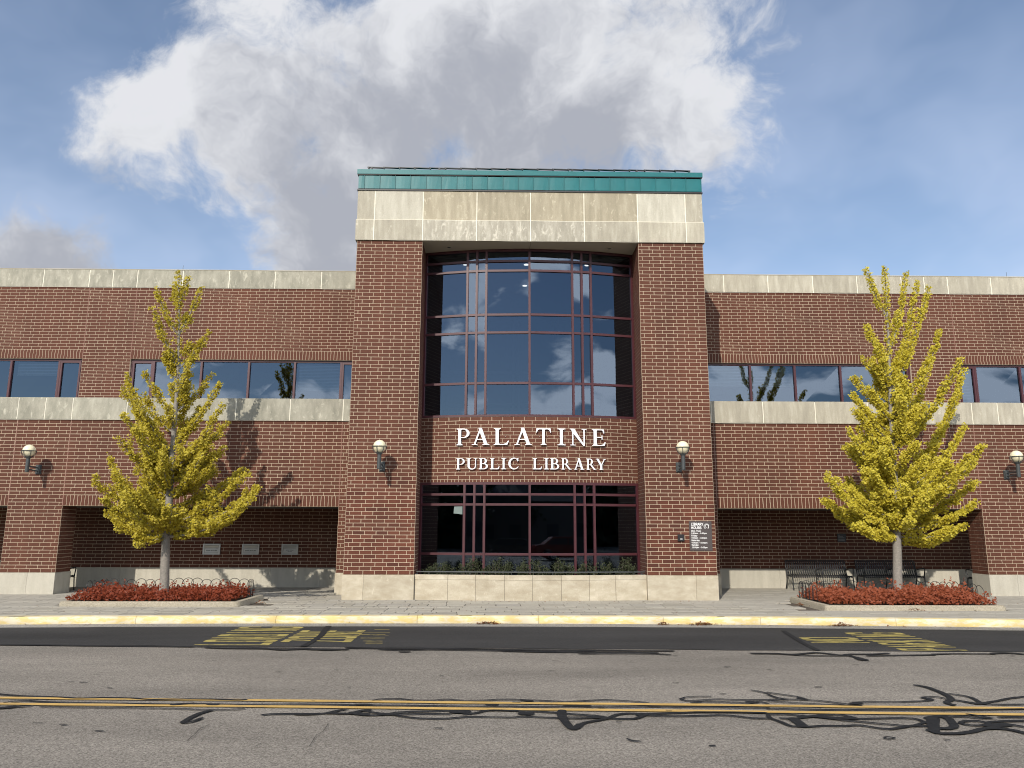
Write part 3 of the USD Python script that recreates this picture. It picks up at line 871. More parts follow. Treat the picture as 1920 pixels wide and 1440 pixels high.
# stone frieze
ux = [-.03, 1.5 * FT, 6 * FT, 11 * FT, 16 * FT, 21 * FT, 26 * FT, 30.5 * FT, WID + .03]
for z0, z1, prd, mt in ((TH, 9.762, .055, 'limestone_scaled'), (9.762, 10.64, .03, 'limestone')):
    back = MB(); back.box(-prd + .006, WID + prd - .006, -prd + .006, 1.25, z0 + .003, z1, 'xXyYZ')
    part(LIB, 'frieze_backing', back, 'joint')
    for i in range(8):
        xa = ux[i] if i else -prd
        xb = ux[i + 1] if i < 7 else WID + prd
        m = MB(); m.box(xa + (.011 if i else 0), xb - (.011 if i < 7 else 0), -prd, .05 if i in (0, 7) else .1, z0 + .011, z1 - .011)
        if i in (0, 7):
            m.box(*((-prd, .1) if i == 0 else (WID - .1, WID + prd)), .05, 1.25, z0 + .008, z1 - .008)
        part(LIB, 'frieze_stone', m, ('limestone_scaled' if i in (2, 3, 4) else 'limestone') if prd > .04 else ('limestone_tan' if i in (2, 3, 4, 5) else 'limestone_pale' if i in (1, 6) else 'limestone'))
# soffit of the bay
m = MB(); m.add([(6 * FT, -.05, TH - .0), (26 * FT, -.05, TH), (26 * FT, 1.3, TH), (6 * FT, 1.3, TH)], [(0, 3, 2, 1)])
sof = part(LIB, 'bay_soffit', m, 'soffit')
m = MB(); m.box(16 * FT - .004, 16 * FT + .004, -.05, .56, TH - .004, TH - .001); part(sof, 'soffit_joint', m, 'dark_joint')
for x, y in ((2.55, .47), (7.17, .45)):
    c = trimesh.creation.annulus(.055, .10, .012); c.apply_translation((x, y, TH - .008))
    dl = part(LIB, 'recessed_light', MB().tm(c), 'soffit')
    c = trimesh.creation.cylinder(.055, .004); c.apply_translation((x, y, TH - .004))
    part(dl, 'lamp_opening', MB().tm(c), 'black_metal')

# teal standing seam fascia, coping and roof
m = MB(); m.box(-.055, WID + .055, -.055, 1.25, 10.635, 10.672); part(LIB, 'drip_edge', m, 'dark_trim')
m = MB(); m.box(-.02, WID + .02, -.02, 1.25, 10.672, 11.12); part(LIB, 'fascia_backing', m, 'dark_trim')
pw = (WID + .06 - .17) / 22
edges = [-.03, .14] + [.14 + pw * (i + 1) for i in range(22)]
for i in range(23):
    a, b = edges[i], edges[i + 1]
    m = MB()
    # slightly dished pan with a raised seam
    n = 5
    V = []
    for k in range(n + 1):
        s = k / n
        yv = -.030 - .004 * math.sin(math.pi * s)
        V += [(a + .008 + (b - a - .016) * s, yv + brng.uniform(-.001, .001), 10.70), (a + .008 + (b - a - .016) * s, yv + brng.uniform(-.001, .001), 11.085)]
    m.add(V, [(2 * k, 2 * k + 2, 2 * k + 3, 2 * k + 1) for k in range(n)])
    m.box(b - .008, b + .004, -.055, -.02, 10.69, 11.09)
    part(LIB, 'fascia_panel', m, 'teal_metal')
m = MB(); m.box(WID + .015, WID + .03, -.03, 1.2, 10.70, 11.085); m.box(-.03, -.015, -.03, 1.2, 10.70, 11.085)
part(LIB, 'fascia_return', m, 'teal_metal')
m = MB(); m.box(-.07, WID + .07, -.075, 1.25, 11.125, 11.265); part(LIB, 'coping', m, 'teal_metal')
m = MB(); m.box(-.06, WID + .06, -.062, 1.24, 11.105, 11.125); part(LIB, 'coping_shadow_strip', m, 'dark_trim')
ap = (16 * FT, 4.9, 13.74)
q = [(-.1, 0.3, 11.2), (WID + .1, 0.3, 11.2), (WID + .1, 9.5, 11.2), (-.1, 9.5, 11.2)]
m = MB(); m.add(q + [ap], [(0, 1, 4), (1, 2, 4), (2, 3, 4), (3, 0, 4)]); part(LIB, 'pyramid_roof', m, 'teal_metal')
# snow rail on the roof edge, laid in overlapping lengths
ra = np.linspace(.12, WID - .16, 22)
for i in range(21):
    m = MB()
    z = 11.565 + .028 * (i % 1)
    m.obox((ra[i], .44, z + .012), (ra[i + 1] - ra[i] + .02, 0, -.014), (0, .07, 0), (0, 0, .022))
    m.box(ra[i] + .02, ra[i] + .05, .43, .53, z - .03, z + .02)
    part(LIB, 'snow_rail', m, 'dark_trim')
m = MB()
for x in (.22, 2.2, 4.2, 6.1, 8.0, WID - .2):
    m.box(x, x + .05, .42, .52, 11.25, 11.56)
part(LIB, 'snow_rail_bracket', m, 'dark_trim')

# --- bay: spandrel, windows
SP0, SP1 = 2.44, 4.247          # curved brick spandrel between the two windows
m = MB()
XB = np.linspace(6 * FT, 26 * FT, 41)
front = [bow(x)[0] for x in XB]
V = [(p[0], p[1], SP0) for p in front] + [(p[0], p[1], SP1) for p in front] + [(p[0], 1.4, SP0) for p in front] + [(p[0], 1.4, SP1) for p in front]
n = len(XB)
Fq = []
for i in range(n - 1):
    Fq += [(i, i + 1, n + i + 1, n + i), (n + i, n + i + 1, 3 * n + i + 1, 3 * n + i), (i + 1, i, 2 * n + i, 2 * n + i + 1)]
m.add(V, Fq)
part(LIB, 'bay_spandrel', m, 'mortar')
A0 = math.asin((6 * FT - BX) / BR0)
ARC = -2 * A0 * BR0


def arc_pt(s):
    a = A0 + s / BR0
    return np.array([BX + BR0 * math.sin(a), BYC - BR0 * math.cos(a), 0]), np.array([math.cos(a), math.sin(a), 0]), np.array([math.sin(a), -math.cos(a), 0])


rows = 17
h0 = SP0 + .075
for k in range(rows):
    off = (.667 if k % 2 == 0 else .333) * FT
    x = off - FT
    while x < ARC - .01:
        a, b = max(x, 0), min(x + FT, ARC)
        if b - a > .03:
            mid = (a + b) / 2
            p, u, nn = arc_pt(mid)
            w = b - a - J
            one_brick(STUFF, p - u * w / 2 + np.array([0, 0, h0 + k * CO + J / 2]), u, nn, w, CO - J)
        x += FT
kk = round(ARC / CO)
for i in range(kk):                                 # short rowlock course over the lower window
    p, u, nn = arc_pt((i + .5) * ARC / kk)
    one_brick(STUFF, p - u * (ARC / kk - J) / 2 + np.array([0, 0, SP0 + .002]), u, nn, ARC / kk - J, .068)

MUL = [3.085, 3.357, 3.631, 4.868, 6.102, 6.378, 6.645]


def bay_window(z0, z1, bars, label):
    """Curved window: head, sill, mullions, transoms and a pane in every opening."""
    r = BR0 - .03
    wn = MB()
    ends = [6 * FT + .02] + MUL + [26 * FT - .06]
    def pt(x, z, dr=0.0):
        p, u, nn = bow(x, r)
        return np.array([p[0], p[1], z]) + nn * dr
    # sill and head
    for za, zb in ((z0, z0 + .06), (z1 - .07, z1)):
        X = np.linspace(6 * FT + .005, 26 * FT - .005, 25)
        for a, b in zip(X[:-1], X[1:]):
            A, B = pt(a, za), pt(b, za)
            u = B - A
            nn = np.array([u[1], -u[0], 0]) / np.linalg.norm(u)
            wn.obox(A - nn * .05, u, nn * -.05 + nn * .0 if False else np.array([-nn[0], -nn[1], 0]) * .0 + (-nn) * .0 + nn * 0 + np.array([0, 0, 0]) + (nn * -.06), (0, 0, zb - za)) if False else wn.obox(A + nn * .045, u, -nn * .12, (0, 0, zb - za))
    w = part(LIB, 'bay_window', wn, 'frame', label=label)
    def mullion(x, wd, dp=.05):
        p, u, nn = bow(x, r)
        m = MB(); m.obox(np.array([p[0], p[1], z0 + .06]) - u * wd / 2 + nn * dp, u * wd, -nn * (dp + .07), (0, 0, z1 - z0 - .13))
        part(w, 'mullion', m, 'frame')
    for x in MUL:
        mullion(x, .062, .055)
    mullion(26 * FT - .045, .06, .05); mullion(6 * FT + .035, .06, .05)
    for zb in bars:
        for a, b in zip(ends[:-1], ends[1:]):
            A, B = pt(a, zb - .032), pt(b, zb - .032)
            d = (B - A); L_ = np.linalg.norm(d); u = d / L_
            nn = np.array([u[1], -u[0], 0])
            m = MB(); m.obox(A + u * .03 + nn * .042, u * (L_ - .06), -nn * .10, (0, 0, .064))
            part(w, 'transom', m, 'frame')
    zs = [z0 + .03] + list(bars) + [z1 - .04]
    jit = random.Random(int(z0 * 100))
    for a, b in zip(ends[:-1], ends[1:]):
        for za, zb in zip(zs[:-1], zs[1:]):
            A, B = pt(a, za), pt(b, za)
            u = B - A; nn = np.array([u[1], -u[0], 0]) / np.linalg.norm(u)
            k1, k2 = jit.uniform(-.004, .004), jit.uniform(-.003, .003)
            m = MB(); m.add([A + nn * k1, B - nn * k1, B - nn * k1 + nn * k2 + [0, 0, zb - za], A + nn * (k1 + k2) + [0, 0, zb - za]], [(0, 1, 2, 3)])
            part(w, 'pane', m, 'window_glass')
    return w


bay_window(SP1, TH - .004, [5.198, 6.66, 7.184, 8.495, 8.785], 'curved upper window of maroon mullions reflecting clouds')
bay_window(-.12, SP0 - .002, [.509, 1.833, 2.109], 'dark curved ground floor window behind the shrubs')

# interior seen through the bay
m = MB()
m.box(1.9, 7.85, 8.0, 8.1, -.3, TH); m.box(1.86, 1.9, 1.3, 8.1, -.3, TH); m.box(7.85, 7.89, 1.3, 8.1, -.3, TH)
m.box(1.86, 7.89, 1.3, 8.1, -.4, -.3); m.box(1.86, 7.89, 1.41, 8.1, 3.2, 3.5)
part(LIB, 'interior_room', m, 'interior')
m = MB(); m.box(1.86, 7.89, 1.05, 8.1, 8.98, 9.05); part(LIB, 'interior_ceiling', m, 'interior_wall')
for x, y in ((2.98, 1.45), (4.81, 1.42), (6.635, 1.42), (4.83, 3.46)):
    c = trimesh.creation.cylinder(.075, .01); c.apply_translation((x, y, 8.972)); part(LIB, 'ceiling_light', MB().tm(c), 'light_lens')
m = MB()                       # railing and posts inside the upper hall
for x in np.linspace(2.0, 7.8, 45):
    m.box(x, x + .015, 1.75, 1.77, 3.5, 4.62)
m.box(1.95, 7.85, 1.74, 1.78, 4.62, 4.66)
part(LIB, 'inner_railing', m, 'interior_wall')
m = MB()
for x in (3.4, 4.5, 4.7, 6.0, 6.2): m.box(x, x + .08, 7.7, 7.78, 3.5, 8.98)
for z in (5.4, 5.7, 6.9): m.box(1.95, 7.8, 7.7, 7.76, z, z + .08)
part(LIB, 'inner_screen', m, 'interior_wall')

# planter of the bay: curved limestone blocks
PR = 15.6; PYC = -.235 + PR
def pl(x, r=PR):
    a = math.asin((x - BX) / PR)
    return np.array([BX + r * math.sin(a), PYC - r * math.cos(a), 0])
px_ = [6 * FT + .012, 2.723, 3.445, 4.184, 4.907, 5.652, 6.385, 7.077, 26 * FT - .012]
back = MB()
X = np.linspace(6 * FT + .02, 26 * FT - .02, 25)
V = [tuple(pl(x, PR - .012)[:2]) + (Z_WALK - .05,) for x in X] + [tuple(pl(x, PR - .012)[:2]) + (-.006,) for x in X]
back.add(V, [(i, i + 1, 25 + i + 1, 25 + i) for i in range(24)])
pln = part(LIB, 'bay_planter', back, 'dark_joint')
for a, b in zip(px_[:-1], px_[1:]):
    for z0, z1, rr in ((Z_WALK - .05, -.115, 0.0), (-.112, .004, 0.004)):
        m = MB()
        X = np.linspace(a + .005, b - .005, 5)
        V = []
        for x in X:
            f_, bk = pl(x, PR + rr), pl(x, PR - .14)
            V += [(f_[0], f_[1], z0), (f_[0], f_[1], z1 - .006), (f_[0], f_[1] + .006, z1), (bk[0], bk[1], z1), (bk[0], bk[1], z0)]
        Fq = []
        for i in range(4):
            for k in range(4):
                p = i * 5 + k; Fq.append((p, p + 5, p + 6, p + 1))
        m.add(V, Fq)
        for i, fl in ((0, 0), (20, 1)):
            t = [(i, i + 1, i + 3), (i + 1, i + 2, i + 3), (i, i + 3, i + 4)]
            m.f.append(np.array([q[::-1] if not fl else q for q in t])[:, ::-1] + m.n - 25)
        part(pln, 'planter_block' if z1 < -.05 else 'planter_cap', m, 'base_stone')
m = MB()
X = np.linspace(6 * FT + .02, 26 * FT - .02, 25)
V = [tuple(pl(x, PR - .13)[:2]) + (-.05,) for x in X] + [(x, 1.3, -.05) for x in X]
m.add(V, [(i, i + 1, 25 + i + 1, 25 + i) for i in range(24)])
part(pln, 'planter_soil', m, 'earth')
m = MB(); m.tube([pl(x, PR - .09) + [0, 0, .075] for x in np.linspace(6 * FT + .03, 26 * FT - .03, 21)], .018, 6)
for x in np.linspace(2.2, 7.6, 6):
    m.tube([pl(x, PR - .09) + [0, 0, 0.0], pl(x, PR - .09) + [0, 0, .07]], .01, 6)
part(LIB, 'planter_rail', m, 'lamp_grey')

# --- wings
Z0L = -.05                                  # top of the arcade plinth
SOF = Z0L + 18 * CO                         # underside of the spandrel 1.779
BAND0, BAND1 = Z0L + 18 * CO + FT + 21 * CO, 4.862
PIERS = [(-9.77, -8.25), (17.88, 19.40)]
XL, XR = -17.0, 27.0
PAR0, PAR1 = 9.03, 9.645
HEAD = 6.604


def wing(x0, x1, piers, opens, winds, bandj, parj, pilx):
    # lower spandrel
    m = MB(); m.box(x0, x1, L_Y, L_Y + .35, SOF, BAND0, 'xXyYzZ')
    sp = part(LIB, 'arcade_spandrel', m, 'mortar')
    lay((x0, L_Y, SOF + FT), XN, -YN, x1 - x0, 21, (x0 * 0), 0)
    for a, b in opens:
        soldier((a, L_Y, SOF), XN, -YN, b - a)
    for a, b in piers:                       # piers carry ordinary brickwork up beside the soldiers
        m = MB(); m.box(a, b, L_Y + .001, L_Y + .76, Z0L, SOF - .001)
        pr = part(LIB, 'arcade_pier', m, 'mortar')
        lay((a, L_Y, Z0L), XN, -YN, b - a, 21, 0, 0)
        lay((b, L_Y, Z0L), YN, XN, .76, 18, .1, 0)
        lay((a, L_Y + .76, Z0L), -YN, -XN, .76, 18, .1, 0)
        mid = (a + b) / 2 + .02
        for xa, xb in ((a - .02, mid), (mid, b + .02)):
            m = MB(); m.box(xa + .003, xb - .003, L_Y - .025, L_Y + .785, Z_WALK - .1, Z0L - .004)
            part(LIB, 'plinth_stone', m, 'smooth_stone')
        for xj in (a, b):
            m = MB(); m.box(xj - .007, xj + .007, L_Y - .0085, L_Y, SOF, BAND0); part(sp, 'control_joint', m, 'caulk')
    for a, b in pilx:
        m = MB(); m.box(a, b, L_Y + .001, L_Y + .5, Z0L, SOF - .001); part(LIB, 'arcade_pilaster', m, 'mortar')
        lay((a, L_Y, Z0L), XN, -YN, b - a, 21, 0, 0)
        sx = a if a < 0 else b
        if a < 0: lay((a, L_Y + .5, Z0L), -YN, -XN, .5, 18)
        else: lay((b, L_Y, Z0L), YN, XN, .5, 18)
        m = MB(); m.box(a - (.02 if a < 0 else 0), b + (.02 if a > 0 else 0), L_Y - .022, L_Y + .5, Z_WALK - .1, Z0L + .01); part(LIB, 'plinth_stone', m, 'base_stone')
        m = MB(); m.box(sx - .007, sx + .007, L_Y - .0085, L_Y, SOF, BAND0); part(sp, 'control_joint', m, 'caulk')
    # soffit and roof of the arcade
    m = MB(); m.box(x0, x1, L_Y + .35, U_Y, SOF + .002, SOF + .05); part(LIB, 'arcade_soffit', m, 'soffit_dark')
    m = MB(); m.box(x0, x1, L_Y + .2, U_Y, BAND1 - .12, BAND1 - .06); part(LIB, 'arcade_roof', m, 'roof_deck')
    # stone band on top of the spandrel
    back = MB(); back.box(x0, x1, L_Y - .042, L_Y + .25, BAND0 + .001, BAND1 - .012); bd = part(LIB, 'stone_band', back, 'joint')
    for a, b in zip(bandj[:-1], bandj[1:]):
        m = MB(); m.box(a + .011, b - .011, L_Y - .05, L_Y + .3, BAND0 + .012, BAND1); part(bd, 'band_stone', m, 'coping_stone' if x0 < 0 else 'limestone')
    # recessed ground floor wall
    m = MB(); m.box(x0, x1, U_Y, U_Y + .3, Z_WALK - .1, SOF + .01); rw = part(LIB, 'arcade_wall', m, 'mortar')
    lay((x0, U_Y, -.04), XN, -YN, x1 - x0, 18, 0, 1)
    n = round((x1 - x0) / 1.55)
    for i in range(n):
        a, b = x0 + i * (x1 - x0) / n, x0 + (i + 1) * (x1 - x0) / n
        m = MB(); m.box(a + .002, b - .002, U_Y - .03, U_Y, Z_WALK - .1, -.042); part(LIB, 'plinth_stone', m, 'smooth_stone')
    # upper wall with its strip windows
    m = MB()
    m.box(x0, x1, U_Y, U_Y + .3, HEAD, PAR0)
    m.box(x0, x1, U_Y, U_Y + .3, SOF + .01, 4.98)
    solid = []
    c = x0
    for a, b in winds:
        if a > c: solid.append((c, a))
        c = b
    if c < x1: solid.append((c, x1))
    for a, b in solid:
        m.box(a, b, U_Y, U_Y + .3, 4.98, HEAD)
    uw = part(LIB, 'upper_wall', m, 'mortar')
    lay((x0, U_Y, HEAD + FT), XN, -YN, x1 - x0, 21, 0, 0)
    for a, b in solid:
        lay((a, U_Y, HEAD - 15 * CO), XN, -YN, b - a, 18, 0, 0)
    for a, b in winds:
        soldier((a, U_Y, HEAD), XN, -YN, b - a)
        for xj in (a, b):
            if x0 + .1 < xj < x1 - .1:
                m = MB(); m.box(xj - .006, xj + .006, U_Y - .0085, U_Y, HEAD, PAR0); part(uw, 'control_joint', m, 'caulk')
    back = MB(); back.box(x0, x1, U_Y - .027, U_Y + .33, PAR0 + .001, PAR1 - .01); pb = part(LIB, 'parapet', back, 'joint')
    for a, b in zip(parj[:-1], parj[1:]):
        m = MB(); m.box(a + .013, b - .013, U_Y - .035, U_Y + .35, PAR0 + .012, PAR1); part(pb, 'parapet_stone', m, 'coping_stone' if x0 < 0 else 'limestone')
    m = MB(); m.box(x0, x1, U_Y - .045, U_Y + .37, PAR1 + .002, PAR1 + .022); part(LIB, 'parapet_flashing', m, 'soffit')
    m = MB(); m.box(x0, x1, U_Y + .3, 14, PAR0 - .3, PAR0 - .1); part(LIB, 'wing_roof', m, 'roof_deck')
    # interior behind the strip windows
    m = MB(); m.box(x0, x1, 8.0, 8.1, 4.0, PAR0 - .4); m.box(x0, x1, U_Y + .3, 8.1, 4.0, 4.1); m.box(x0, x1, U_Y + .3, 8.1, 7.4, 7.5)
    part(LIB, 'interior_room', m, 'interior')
    return rw


PITCH_S = 1.545
wing(XL, 0.0, [PIERS[0]], [(XL, -9.77), (-8.25, -.5)], [(XL + .5, -9.62), (-8.06, 0.0)],
     [XL, -15.9, -14.4, -12.85, -11.32, -9.79, -9.015, -8.243, -6.69, -5.13, -3.57, -2.015, -.49, -.06],
     [XL, -15.74, -14.2, -12.7, -11.17, -9.66, -8.88, -8.072, -6.57, -5.03, -3.504, -1.958, -.43, -.04], [(-.5, 0.0)])
wing(WID, XR, [PIERS[1]], [(WID + .5, 17.88), (19.40, XR)], [(WID, 17.69), (19.25, XR - .5)],
     [WID + .06, 10.2, 11.712, 13.244, 14.79, 16.33, 17.864, 18.629, 19.39, 20.9, 22.4, 23.9, 25.4, XR],
     [WID + .04, 10.06, 11.569, 13.071, 14.595, 16.103, 17.62, 18.399, 19.203, 20.684, 22.2, 23.7, 25.2, XR], [(WID, WID + .5)])
part(LIB, 'brickwork', STUFF, 'brick', kind='stuff')


def strip_window(xa, xb, mulls, casements, blinds):
    """Long row of panes: frame, mullions, panes, sometimes a blind behind."""
    z0, z1, yf = 5.0, HEAD - .012, U_Y + .07
    m = MB(); m.box(xa, xb, yf, yf + .1, z1 - .055, z1); m.box(xa, xb, yf, yf + .1, z0, z0 + .06)
    m.box(xa, xa + .05, yf, yf + .1, z0 + .06, z1 - .055); m.box(xb - .05, xb, yf, yf + .1, z0 + .06, z1 - .055)
    w = part(LIB, 'strip_window', m, 'frame')
    ed = [xa + .03] + mulls + [xb - .03]
    for x in mulls:
        m = MB(); m.box(x - .033, x + .033, yf - .012, yf + .1, z0 + .06, z1 - .055); part(w, 'mullion', m, 'frame')
    for i, (a, b) in enumerate(zip(ed[:-1], ed[1:])):
        j1 = brng.uniform(-.003, .003)
        m = MB(); m.add([(a, yf + .05 + j1, z0 + .02), (b, yf + .05 - j1, z0 + .02), (b, yf + .05, z1 - .02), (a, yf + .05, z1 - .02)], [(0, 1, 2, 3)])
        part(w, 'pane', m, 'window_glass')
        if i in casements:
            m = MB(); q = .055
            a2, b2 = a + .035, b - .035
            m.box(a2, a2 + q, yf - .005, yf + .045, z0 + .06, z1 - .06); m.box(b2 - q, b2, yf - .005, yf + .045, z0 + .06, z1 - .06)
            m.box(a2 + q, b2 - q, yf - .005, yf + .045, z1 - .06 - q, z1 - .06); m.box(a2 + q, b2 - q, yf - .005, yf + .045, z0 + .06, z0 + .06 + q)
            part(w, 'casement_frame', m, 'frame')
        if i in blinds:
            m = MB(); zb = z1 - blinds[i]
            for k in range(int(blinds[i] / .05)):
                m.add([(a + .08, yf + .24, zb + k * .05), (b - .08, yf + .24, zb + k * .05), (b - .08, yf + .255, zb + k * .05 + .045), (a + .08, yf + .255, zb + k * .05 + .045)], [(0, 1, 2, 3)])
            part(w, 'blind', m, 'blind')


strip_window(XL + .5, -9.62, [-15.05, -13.5, -11.94, -10.38], (4,), {3: .5})
strip_window(-8.06, 0.0, [-7.31, -5.755, -4.205, -2.704, -1.19], (0, 5), {4: .95, 1: .2})
strip_window(WID, 17.69, [10.80, 12.334, 13.825, 15.353, 16.868], (5,), {1: .72, 2: .72, 0: .72})
strip_window(19.25, XR - .5, [19.887, 21.39, 22.9, 24.4], (0,), {0: 1.2})

for x, z in ((-6.65, PAR1), (21.35, PAR1)):
    m = MB(); m.tube([(x, U_Y + .1, z), (x, U_Y + .1, z + .22)], .006, 5); part(LIB, 'lightning_rod', m, 'lamp_grey')

# ------------------------------------------------------------------ lettering over the entrance


def ell(cx, cy, rx, ry): return affinity.scale(Point(cx, cy).buffer(1, quad_segs=16), rx, ry)


def poly(*p): return Polygon(p)


def foot(x0, x1, y, up):
    """Bracketed serif between x0 and x1 at height y."""
    t, b = .038, .05
    s = 1 if up else -1
    return sbox(x0, min(y, y + s * t), x1, max(y, y + s * t))


def stem(x, w=.15, y0=0, y1=1, s=.085):
    g = [sbox(x, y0, x + w, y1)]
    for y, up in ((y0, True), (y1, False)):
        d = 1 if up else -1
        g.append(foot(x - s, x + w + s, y, up))
        g.append(poly((x - s * .55, y + d * .036), (x + w + s * .55, y + d * .036), (x + w, y + d * .10), (x, y + d * .10)))
    return unary_union(g)


def bowl(x, y0, y1, rx, w=.14, thin=.05):
    cy, ry = (y0 + y1) / 2, (y1 - y0) / 2
    o = ell(x, cy, rx, ry).union(sbox(x - .12, y0, x, y1))
    i = ell(x, cy, rx - w, ry - thin).union(sbox(x - .14, y0 + thin, x, y1 - thin))
    return o.difference(i).intersection(sbox(x - .12, -1, 3, 2))


def diag(a, b, w):
    """Parallelogram stroke of horizontal width w."""
    return poly((a[0] - w / 2, a[1]), (a[0] + w / 2, a[1]), (b[0] + w / 2, b[1]), (b[0] - w / 2, b[1]))


def letter(c):
    if c == 'P': return unary_union([stem(.09), bowl(.36, .43, 1, .33)])
    if c == 'A': return unary_union([diag((.12, 0), (.42, 1.0), .075), diag((.70, 0), (.40, 1.03), .165), sbox(.22, .30, .62, .35), foot(0, .27, 0, True), foot(.52, .86, 0, True),
                                     poly((.08, .03), (.20, .03), (.16, .09)), poly((.56, .03), (.82, .03), (.74, .10), (.62, .10))])
    if c == 'L': return unary_union([stem(.09), sbox(.09, 0, .62, .05), poly((.50, .03), (.62, 0.0), (.70, .25), (.66, .25), (.58, .11), (.46, .05))])
    if c == 'T': return unary_union([stem(.34, .15), sbox(.02, .945, .81, 1), poly((.02, 1), (.0, .74), (.035, .74), (.10, .90), (.2, .95)), poly((.81, 1), (.83, .74), (.795, .74), (.73, .90), (.63, .95))])
    if c == 'I': return stem(.12, .125, s=.115)
    if c == 'N': return unary_union([sbox(.12, 0, .185, 1), sbox(.75, 0, .815, 1), poly((.05, 1), (.24, 1), (.815, -.02), (.75, -.04), (.12, .80)), foot(.02, .29, 0, True), foot(.65, .92, 1, False), foot(0, .2, 1, False)])
    if c == 'E': return unary_union([stem(.09), sbox(.09, .95, .60, 1), sbox(.2, .485, .50, .535), sbox(.09, 0, .64, .05), poly((.50, .95), (.62, 1), (.63, .76), (.595, .76), (.56, .90)),
                                     poly((.50, .0), (.64, 0), (.70, .23), (.66, .23), (.58, .10), (.46, .05)), poly((.50, .53), (.46, .51), (.50, .49), (.50, .38), (.535, .38), (.535, .64), (.50, .64))])
    if c == 'U': return unary_union([sbox(.09, .3, .23, 1), sbox(.62, .3, .685, 1), foot(0, .33, 1, False), foot(.52, .78, 1, False),
                                     ell(.3875, .30, .2975, .32).difference(ell(.425, .31, .195, .265)).intersection(sbox(0, -1, 1, .305))])
    if c == 'B': return unary_union([stem(.09), bowl(.34, .49, 1, .26), bowl(.36, 0, .53, .32)])
    if c == 'C': return unary_union([ell(.44, .5, .43, .52).difference(ell(.50, .5, .33, .45)).difference(sbox(.70, .20, 1.2, .74)), poly((.72, .70), (.76, .70), (.80, 1.0), (.77, 1.0), (.64, .90)),
                                     poly((.70, .10), (.82, .22), (.78, .24), (.66, .14))])
    if c == 'R': return unary_union([stem(.09), bowl(.34, .46, 1, .29), diag((.82, 0), (.42, .48), .17), foot(.74, .98, 0, True)])
    if c == 'Y': return unary_union([sbox(.36, 0, .51, .46), foot(.27, .60, 0, True), diag((.44, .38), (.12, 1), .165), diag((.44, .38), (.72, 1), .065), foot(0, .28, 1, False), foot(.60, .84, 1, False)])


SIGN = thing('wall_lettering', 'white serif letters reading PALATINE PUBLIC LIBRARY on the curved brick band', 'lettering', (BX, .6, 2.7))


def set_letters(items, z0, z1):
    """items: (letter, left, right) with x measured along the wall in metres."""
    for c, xa, xb in items:
        g = letter(c)
        bx0, by0, bx1, by1 = g.bounds
        x_mid = (xa + xb) / 2
        p, u, nn = bow(x_mid)
        wv = (xb - xa) / (bx1 - bx0)
        h = z1 - z0
        m = MB()
        for q in getattr(g, 'geoms', [g]):
            e = trimesh.creation.extrude_polygon(q.simplify(.002), 1.0, engine='earcut')
            v = np.array(e.vertices)
            loc = p[None] + np.outer((v[:, 0] - (bx0 + bx1) / 2) * wv, u) + np.outer(.055 + v[:, 2] * .032 - .032 * 0 - .01, nn)
            loc[:, 2] = z0 + v[:, 1] * h
            fc = np.array(e.faces)
            m.add(loc, fc)
        # two studs back to the wall
        for s in (-.25, .25):
            b = p + u * (xb - xa) * s
            m.tube([b + nn * 0.0 + [0, 0, z0 + h * .5], b + nn * .05 + [0, 0, z0 + h * .5]], .006, 5)
        v, f = m.mesh(ORIGIN[SIGN])
        tri = trimesh.Trimesh(v, f, process=False)
        part(SIGN, 'letter', (v, f), 'white_letter')


def lx(px, y): return float(at_y(px, y, .62 + .0)[0])


k1 = 160 / 1920
set_letters([(c, lx(x0 + a * k1, 820), lx(x0 + b * k1, 820)) for c, x0, a, b in (
    ('P', 840, 200, 495), ('A', 840, 545, 940), ('L', 840, 1035, 1375), ('A', 840, 1490, 1885), ('T', 990, 175, 510), ('I', 990, 650, 830), ('N', 990, 930, 1310), ('E', 990, 1430, 1745))], 3.452, 3.912)
set_letters([(c, lx(x0 + a * k1, 871), lx(x0 + b * k1, 871)) for c, x0, a, b in (
    ('P', 840, 190, 385), ('U', 840, 420, 670), ('B', 840, 700, 905), ('L', 840, 950, 1165), ('I', 840, 1200, 1310), ('C', 840, 1360, 1590),
    ('L', 990, 100, 310), ('I', 990, 350, 460), ('B', 990, 485, 690), ('R', 990, 740, 970), ('A', 990, 1020, 1255), ('R', 990, 1305, 1530), ('Y', 990, 1520, 1755))], 2.785, 3.09)

# ------------------------------------------------------------------ hours sign, intercom, plaque, book returns, notice


def wall_text(x, z, y, text, h, depth=.002, bold=False):
    """Lettering flat on a wall that faces the street."""
    t = meshkit.text_mesh(text, h, depth, bold)
    v = np.array(t.vertices)
    return np.c_[v[:, 0] + x, y - v[:, 2], v[:, 1] + z], np.array(t.faces)


